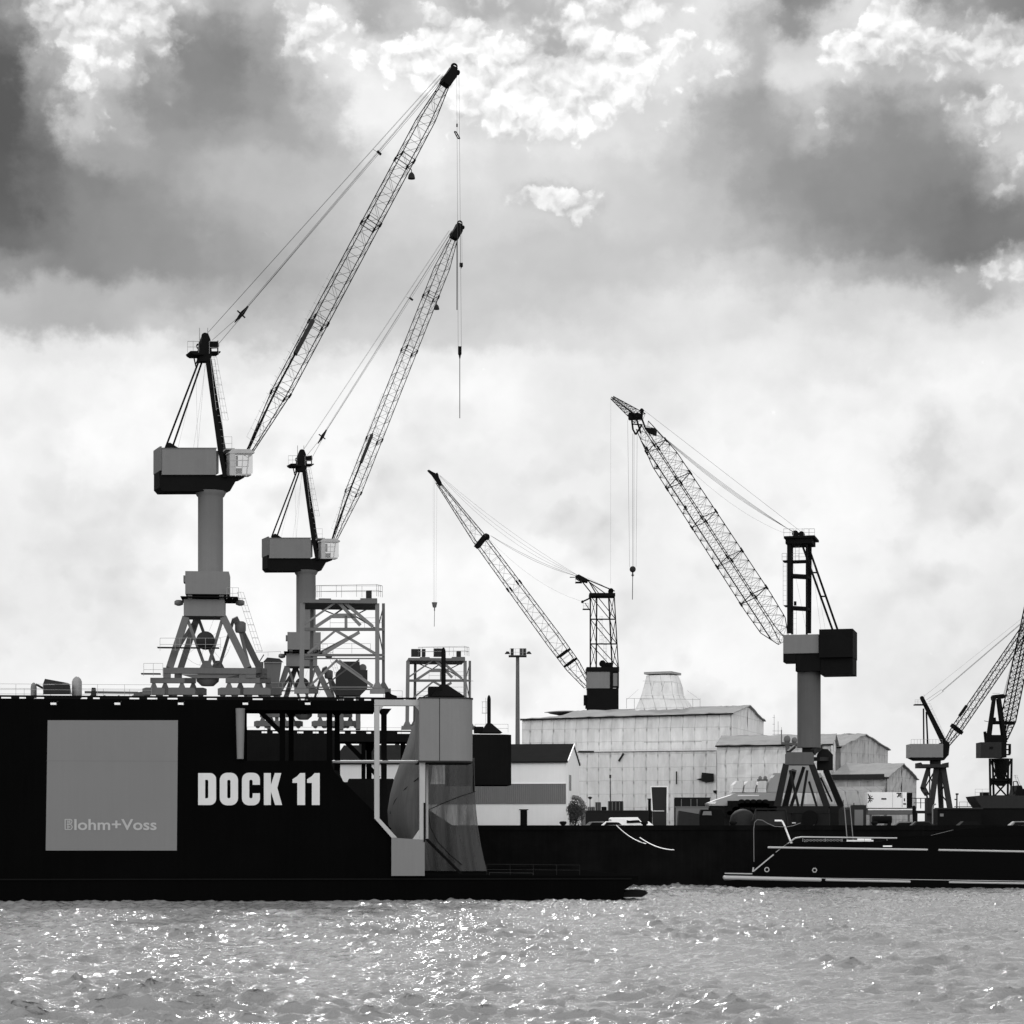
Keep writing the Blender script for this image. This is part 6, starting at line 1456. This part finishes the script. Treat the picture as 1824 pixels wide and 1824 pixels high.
# boarding stairs
fr = Fr(1512, 272.0, 0, 0); q = fr.at; gs = thing('boarding_stairs', 'steep metal boarding stairs leaning from the quay down to the black yacht', 'stairs', fr)
mb = MB()
for x0, x1 in ((1504, 1509), (1514, 1519.5)): mb.bar(q(x0, 1437, -.8), q(x1, 1497, -5), 1.2 * .068, .2)
mb.build('stringer', 'corr', gs)
mb = MB()
for k in range(22):
    t = k / 21; a = q(1504 + 5 * t, 1439 + 57 * t, -.8 - 4.2 * t); b = q(1514 + 5.5 * t, 1439 + 57 * t, -.8 - 4.2 * t); mb.bar(a, b, .035, .28)
mb.build('tread', 'dgrey', gs)
mb = MB(); bars(mb, fr, [(1502, 1425, 1502, 1440, .08), (1496, 1440, 1515, 1440, .1), (1521, 1430, 1521, 1442, .1)], -.9); mb.box((q(1497, 1441).x, .2, 5), (q(1516, 1441).x, 1.4, q(1500, 1441).z)); mb.build('landing', 'dgrey', gs)
# generator container
fr = Fr(1585, 296.0, 0, G); q = fr.at; gc = thing('generator_container', 'white generator container with dark fan marks and a black end, raised on a grey beam', 'container', fr)
mb = MB(); a, b = q(1545, 1411), q(1615, 1439); mb.box((a.x, 0, b.z), (b.x, 2.6, a.z)); bo = mb.build('body', 'white', gc)
mb = MB(); a, b = q(1615.3, 1412), q(1625, 1439); mb.box((a.x, 0.02, b.z), (b.x, 2.58, a.z)); mb.box((q(1619, 1418).x, -.02, q(0, 1419.5).z), (q(1623, 1418).x, .0, q(0, 1417.5).z)); mb.build('end_panel', 'black', gc)
mb = MB()
def ln(x0, y0, x1, y1, w_): mb.bar(q(x0, y0, -.02), q(x1, y1, -.02), w_, .02)
for x0, y0, x1, y1, w_ in ((1546, 1422, 1556, 1423, .14), (1546, 1414, 1549, 1421, .12), (1550, 1416, 1549, 1421, .1), (1554, 1418, 1548, 1422, .1), (1546, 1430, 1549, 1425, .12), (1551, 1429, 1548, 1424, .1), (1554, 1427, 1549, 1424, .1),
                           (1597, 1413, 1606, 1413, .14), (1605, 1414, 1605, 1421, .1), (1604, 1414, 1598, 1420, .12), (1601, 1414, 1600, 1418, .1), (1604, 1417, 1601, 1419, .1), (1570, 1423, 1579, 1423, .2), (1611, 1422, 1611, 1427, .16), (1609, 1432, 1614, 1432, .2), (1607, 1411.5, 1607, 1438, .03), (1590, 1411.5, 1590, 1438, .02)):
    if x0 in (1597, 1570, 1611, 1607, 1590) or y0 == 1432: mb.build('marking', 'dgrey', bo); mb = MB()
    ln(x0, y0, x1, y1, w_)
mb.build('marking', 'dgrey', bo)
mb = MB(); a, b = q(1546, 1439.3), q(1626, 1451); mb.box((a.x, -.1, b.z), (b.x, 2.7, a.z - .0)); mb.box((q(1550, 1460).x, 0, 0), (q(1553, 1460).x, .5, b.z)); mb.box((q(1618, 1460).x, 0, 0), (q(1621, 1460).x, .5, b.z)); mb.build('support_beam', 'grey2', gc)
mb = MB(); mb.box((a.x - .02, -.14, q(0, 1443).z), (b.x, -.105, q(0, 1441).z)); mb.build('beam_edge', 'white', gc)
box_thing('storage_locker', 1520, 1543, 1434, 290, 2.4, 'dgrey', 'grey locker with a pale door panel, right of the boarding stairs', 'locker', [('door', 'grey', lambda mb, fr, a, b, z0: mb.box((a.x + .15, -.05, .3), (b.x - .4, -.005, a.z - .6)))])
fr = Fr(1575, 286.0, 0, G); q = fr.at; mb = MB(); a = q(1554, 1460); b = q(1588, 1460); mb.tube((a.x, 0, a.z), (b.x, 0, b.z), .5, 14); mb.box((a.x, -.4, 0), (a.x + .4, .4, a.z - .3)); mb.box((b.x - .5, -.4, 0), (b.x - .1, .4, a.z - .3)); solo(mb, 'pipe_tank', 'black', 'black horizontal cylinder tank under the generator container', 'tank', fr)
fr = Fr(1640, 300.0, 0, G); q = fr.at; mb = MB(); bars(mb, fr, [(1625, 1422, 1660, 1422, .1), (1628, 1430, 1652, 1430, .07), (1632, 1422, 1632, 1440, .07), (1640, 1422, 1640, 1440, .1), (1648, 1422, 1648, 1440, .07)], 0); mb.box((q(1652, 1421).x, 0, 0), (q(1663, 1421).x, 2, q(0, 1421).z)); mb.box((q(1625, 1445).x, -.5, q(0, 1449).z), (q(1667, 1445).x, .5, q(0, 1444).z))
for x in (1630, 1660): mb.box((q(x, 1445).x, -.2, 0), (q(x, 1445).x + .3, .2, q(0, 1449).z))
solo(mb, 'pipe_rack', 'dgrey', 'dark open pipe rack between the generator container and the distant grey crane', 'rack', fr)
fr = Fr(1630, 279.0, 0, G); q = fr.at; mb = MB(); mb.tube((0, 0, 0), q(1628, 1437), .25, 12, .22); mb.lathe(q(1628, 1437), [(.22, 0), (.15, .12), (.02, .16)], 10); solo(mb, 'dolphin_post', 'black', 'thick black upright post before the pipe rack', 'post', fr)
sk = box_thing('skip_container', 1670, 1748, 1440, 281, 3.5, 'black', 'large black open-topped container at the quay edge below the distant cranes', 'container', [('top_rim', 'dgrey', lambda mb, fr, a, b, z0: mb.box((a.x - .4, -.15, a.z - .1), (b.x + .2, -.01, a.z + .08))), ('label_plate', 'corr', lambda mb, fr, a, b, z0: mb.box((a.x + .3, -.03, a.z - 1.0), (a.x + .75, -.005, a.z - .65)))])
fr = Fr(1661, 279.0, 0, G); q = fr.at; mb = MB(); mb.path([(0, 0, 0), q(1661, 1440), q(1663, 1434), q(1667, 1432)], .09, 8); solo(mb, 'vent_pipe', 'corr', 'pale bent pipe at the left side of the black open-topped container', 'pipe', fr)
fr = Fr(1704, 330.0, 0, G); q = fr.at; mb = MB(); mb.tube((0, 0, 0), q(1704.5, 1414), .14, 8, .1); mb.box(tuple(q(1702.5, 1416) - Vector((0, .2, 0))), tuple(q(1707, 1413) + Vector((0, .2, 0)))); mb.box(tuple(q(1700.5, 1425) - Vector((0, .15, 0))), tuple(q(1703.5, 1423) + Vector((0, .15, 0)))); solo(mb, 'signal_mast', 'dgrey', 'short mast with two small boxes between the two distant cranes', 'mast', fr)
fr = Fr(1722, 328.0, 0, G); q = fr.at; mb = MB(); rail(mb, [q(1709, 1437, 0), q(1737, 1437, 0)], .7, 1.0, .035, 1); 
for x in (1709, 1737): mb.tube((q(x, 1437).x, 0, 0), q(x, 1437), .05, 5)
mb.bar(q(1700, 1437, 0), q(1740, 1437, 0), .12, .3); solo(mb, 'guard_rail', 'grey2', 'small guard rail standing between the two distant cranes', 'railing', fr)
# tug behind, at the right edge
fr = Fr(1790, 300.0, 0, 0); q = fr.at; tg = thing('workboat', 'dark boat with raised bow and small wheelhouse at the right edge, under the rightmost crane', 'boat', fr)
mb = MB(); XZf(mb, [(1736, 1418), (1745, 1417), (1900, 1417), (1900, 1475), (1750, 1475), (1748, 1437), (1741, 1428)], 0, 6); mb.build('hull', 'dgrey', tg)
mb = MB(); XZf(mb, [(1752, 1416.8), (1765, 1416.8), (1765, 1411), (1752, 1411)], .5, 3); XZf(mb, [(1808, 1416.8), (1850, 1416.8), (1850, 1405), (1822, 1405), (1820, 1399), (1812, 1399), (1810, 1410)], 1, 5)
bars(mb, fr, [(1805, 1392, 1806, 1416, .12), (1805, 1392, 1812, 1392, .1), (1812, 1392, 1818, 1412, .12)], 2); mb.build('wheelhouse', 'black', tg)
mb = MB(); rail(mb, [q(1737, 1417, .1), q(1762, 1417, .1)], .85, .9, .025); bars(mb, fr, [(1806, 1381, 1813, 1381, .04), (1806, 1384, 1813, 1384, .04), (1808, 1380, 1812, 1399, .03), (1812, 1384, 1818, 1400, .03)], 2); mb.build('railing', 'faint', tg)
box_thing('dock_shed', 1745, 1850, 1441, 284, 5, 'black', 'low black shed at the right edge of the quay in front of the dark boat', 'shed', [('roof_edge', 'black', cap)])
# grey steelwork under the yacht
fr = Fr(1360, 281.0, 0, G); q = fr.at; mb = MB(); bars(mb, fr, [(1347, 1441, 1400, 1441, .09), (1347, 1441, 1340, 1462, .12), (1400, 1441, 1404, 1470, .1)], 0, .3); mb.box((q(1347, 1450).x, .1, 0), (q(1400, 1450).x, 1.5, q(0, 1445).z)); solo(mb, 'equipment_shelter', 'dgrey', 'dark open shelter with a thin bright frame between tank and crane legs', 'shelter', fr)
# mooring ropes
def cat_(a, b, s_, n_=14): return sag(a, b, s_, n_)
for nm, (x0, y0, Y0), (x1, y1, Y1), lab in (('a', (1098, 1470, 269.5), (1151, 1503, 262), 'pale mooring rope coming down from the quay edge below the white car'), ('b', (1140, 1492, 264), (1201, 1514, 255), 'second pale mooring rope, farther right and lower against the dark quay wall')):
    P0 = Vector(((x0 - CX) * Y0 / F, Y0, CH + (HY - y0) / F * Y0)); P1 = Vector(((x1 - CX) * Y1 / F, Y1, CH + (HY - y1) / F * Y1))
    fr = Fr(x0, Y0, 0, P0.z); mb = MB(); mb.path([p - P0 for p in cat_(P0, P1, .35)], .055, 5); solo(mb, 'mooring_rope', 'white', lab, 'rope', fr, 'mooring ropes')

# ------------------------------------------------------------------ black yacht
fr = Fr(1290, 260.0, -9.0, 0); q = fr.at
by = thing('black_yacht', 'long low black yacht moored at the quay, its sloping stern to the left', 'yacht', fr)
mb = MB()
XR = q(2050, 1500).x
def XP(pts): return [(q(x, y).x, q(x, y).z) for x, y in pts]
side = XP([(1299, 1592), (1293, 1574), (1289, 1568), (1342, 1566), (1343, 1549), (1378, 1522), (1402, 1503), (1440, 1499), (1560, 1499), (1640, 1492)]) + [(XR, q(1824, 1488).z), (XR, q(1824, 1588).z)]
mb.xz(side, 0, 8.5); hull = mb.build('hull', 'gelcoat', by)
mb = MB(); mb.xz(XP([(1567, 1498.8), (1600, 1490), (1660, 1488), (1700, 1478), (1790, 1472)]) + [(XR, q(1824, 1468).z), (XR, q(1824, 1487.8).z), XP([(1640, 1491.8)])[0]], 1.0, 7.5); mb.build('superstructure', 'gelcoat', by)
mb = MB()
def strake(x0, y0, x1, y1, r): mb.tube(q(x0, y0, -.02), q(x1, y1, -.02), r, 10); mb.ball(q(x0, y0, -.02), r); mb.ball(q(x1, y1, -.02), r)
strake(1369, 1509.5, 1651, 1513.5, .12); strake(1673, 1514, 1990, 1520, .12)
mb.build('upper_rubbing_strake', 'chrome', by)
mb = MB(); strake(1291, 1563, 1460, 1567, .24); strake(1472, 1567.5, 1620, 1570.5, .14); strake(1692, 1571.5, 1990, 1576, .12); mb.build('lower_rubbing_strake', 'chrome', by)
mb = MB(); mb.bar(q(1462, 1564.2, -.02), q(1990, 1572, -.02), .06, .05); mb.bar(q(1291, 1555.5, 0.1), q(1340, 1556.5, 0.1), .12, .3); mb.build('chrome_line', 'chrome', by)
mb = MB(); mb.bar(q(1342, 1552, -.03), q(1378, 1522, -.03), .14, .1); mb.bar(q(1342, 1545, -.03), q(1341, 1553, -.03), .16, .1); mb.bar(q(1382, 1518, .3), q(1408, 1499, .3), .09, .1); mb.bar(q(1386, 1519, .3), q(1412, 1500, .3), .07, .1)
mb.build('transom_rail', 'chrome', by)
mb = MB(); mb.path([q(1408, 1499, .3), q(1416, 1493, .3), q(1428, 1491, .3), q(1598, 1493, .3)], .09, 8)
for x in (1430, 1470, 1500, 1540, 1580): mb.tube(q(x, 1499, .3), q(x, 1492, .3), .03, 5)
mb.build('bulwark_rail', 'chrome', by)
for x, y in ((1366, 1549), (1451, 1550)):
    mb = MB(); mb.wheel(q(x, y, -.02), .30, .08, 6 if x > 1400 else 12, .2); mb.build('hawse_ring', 'chrome', by)
mb = MB(); a, b = q(1508, 1496, 2), q(1556, 1503, 2); mb.box((a.x, 2, b.z), (b.x, 3.5, a.z)); mb.box((q(1527, 1493, 2).x, 2.2, a.z + .002), (q(1552, 1493, 2).x, 3.4, q(1530, 1493.5, 2).z)); mb.box((q(1573, 1506, -.1).x, -.08, q(1573, 1508.5, -.1).z), (q(1589, 1506, -.1).x, -.003, q(1573, 1506, -.1).z)); mb.build('deck_box', 'white', by)
mb = MB(); 
for y in (1496, 1499): mb.path([q(1432 + i * 3, y + (.7 if i % 2 else 0), 1) for i in range(24)], .035, 5)
mb.build('deck_rope', 'chrome', by)
mb = MB(); mb.path([q(1380, 1462, 1.2), q(1393, 1462, 1.2), q(1397, 1470, 1.2), q(1411, 1506, 1.2)], .11, 8); mb.build('davit', 'white', by)
mb = MB(); mb.path([q(1343, 1535, .1), q(1342.5, 1478, .1), q(1344, 1465, .1), q(1349, 1460, .1), q(1358, 1461, .1), q(1368, 1467, .3), q(1380, 1472, .5), q(1400, 1473, .6), q(1412, 1471, .6), q(1426, 1466, .7)], .045, 6); mb.build('shore_hose', 'corr', by)
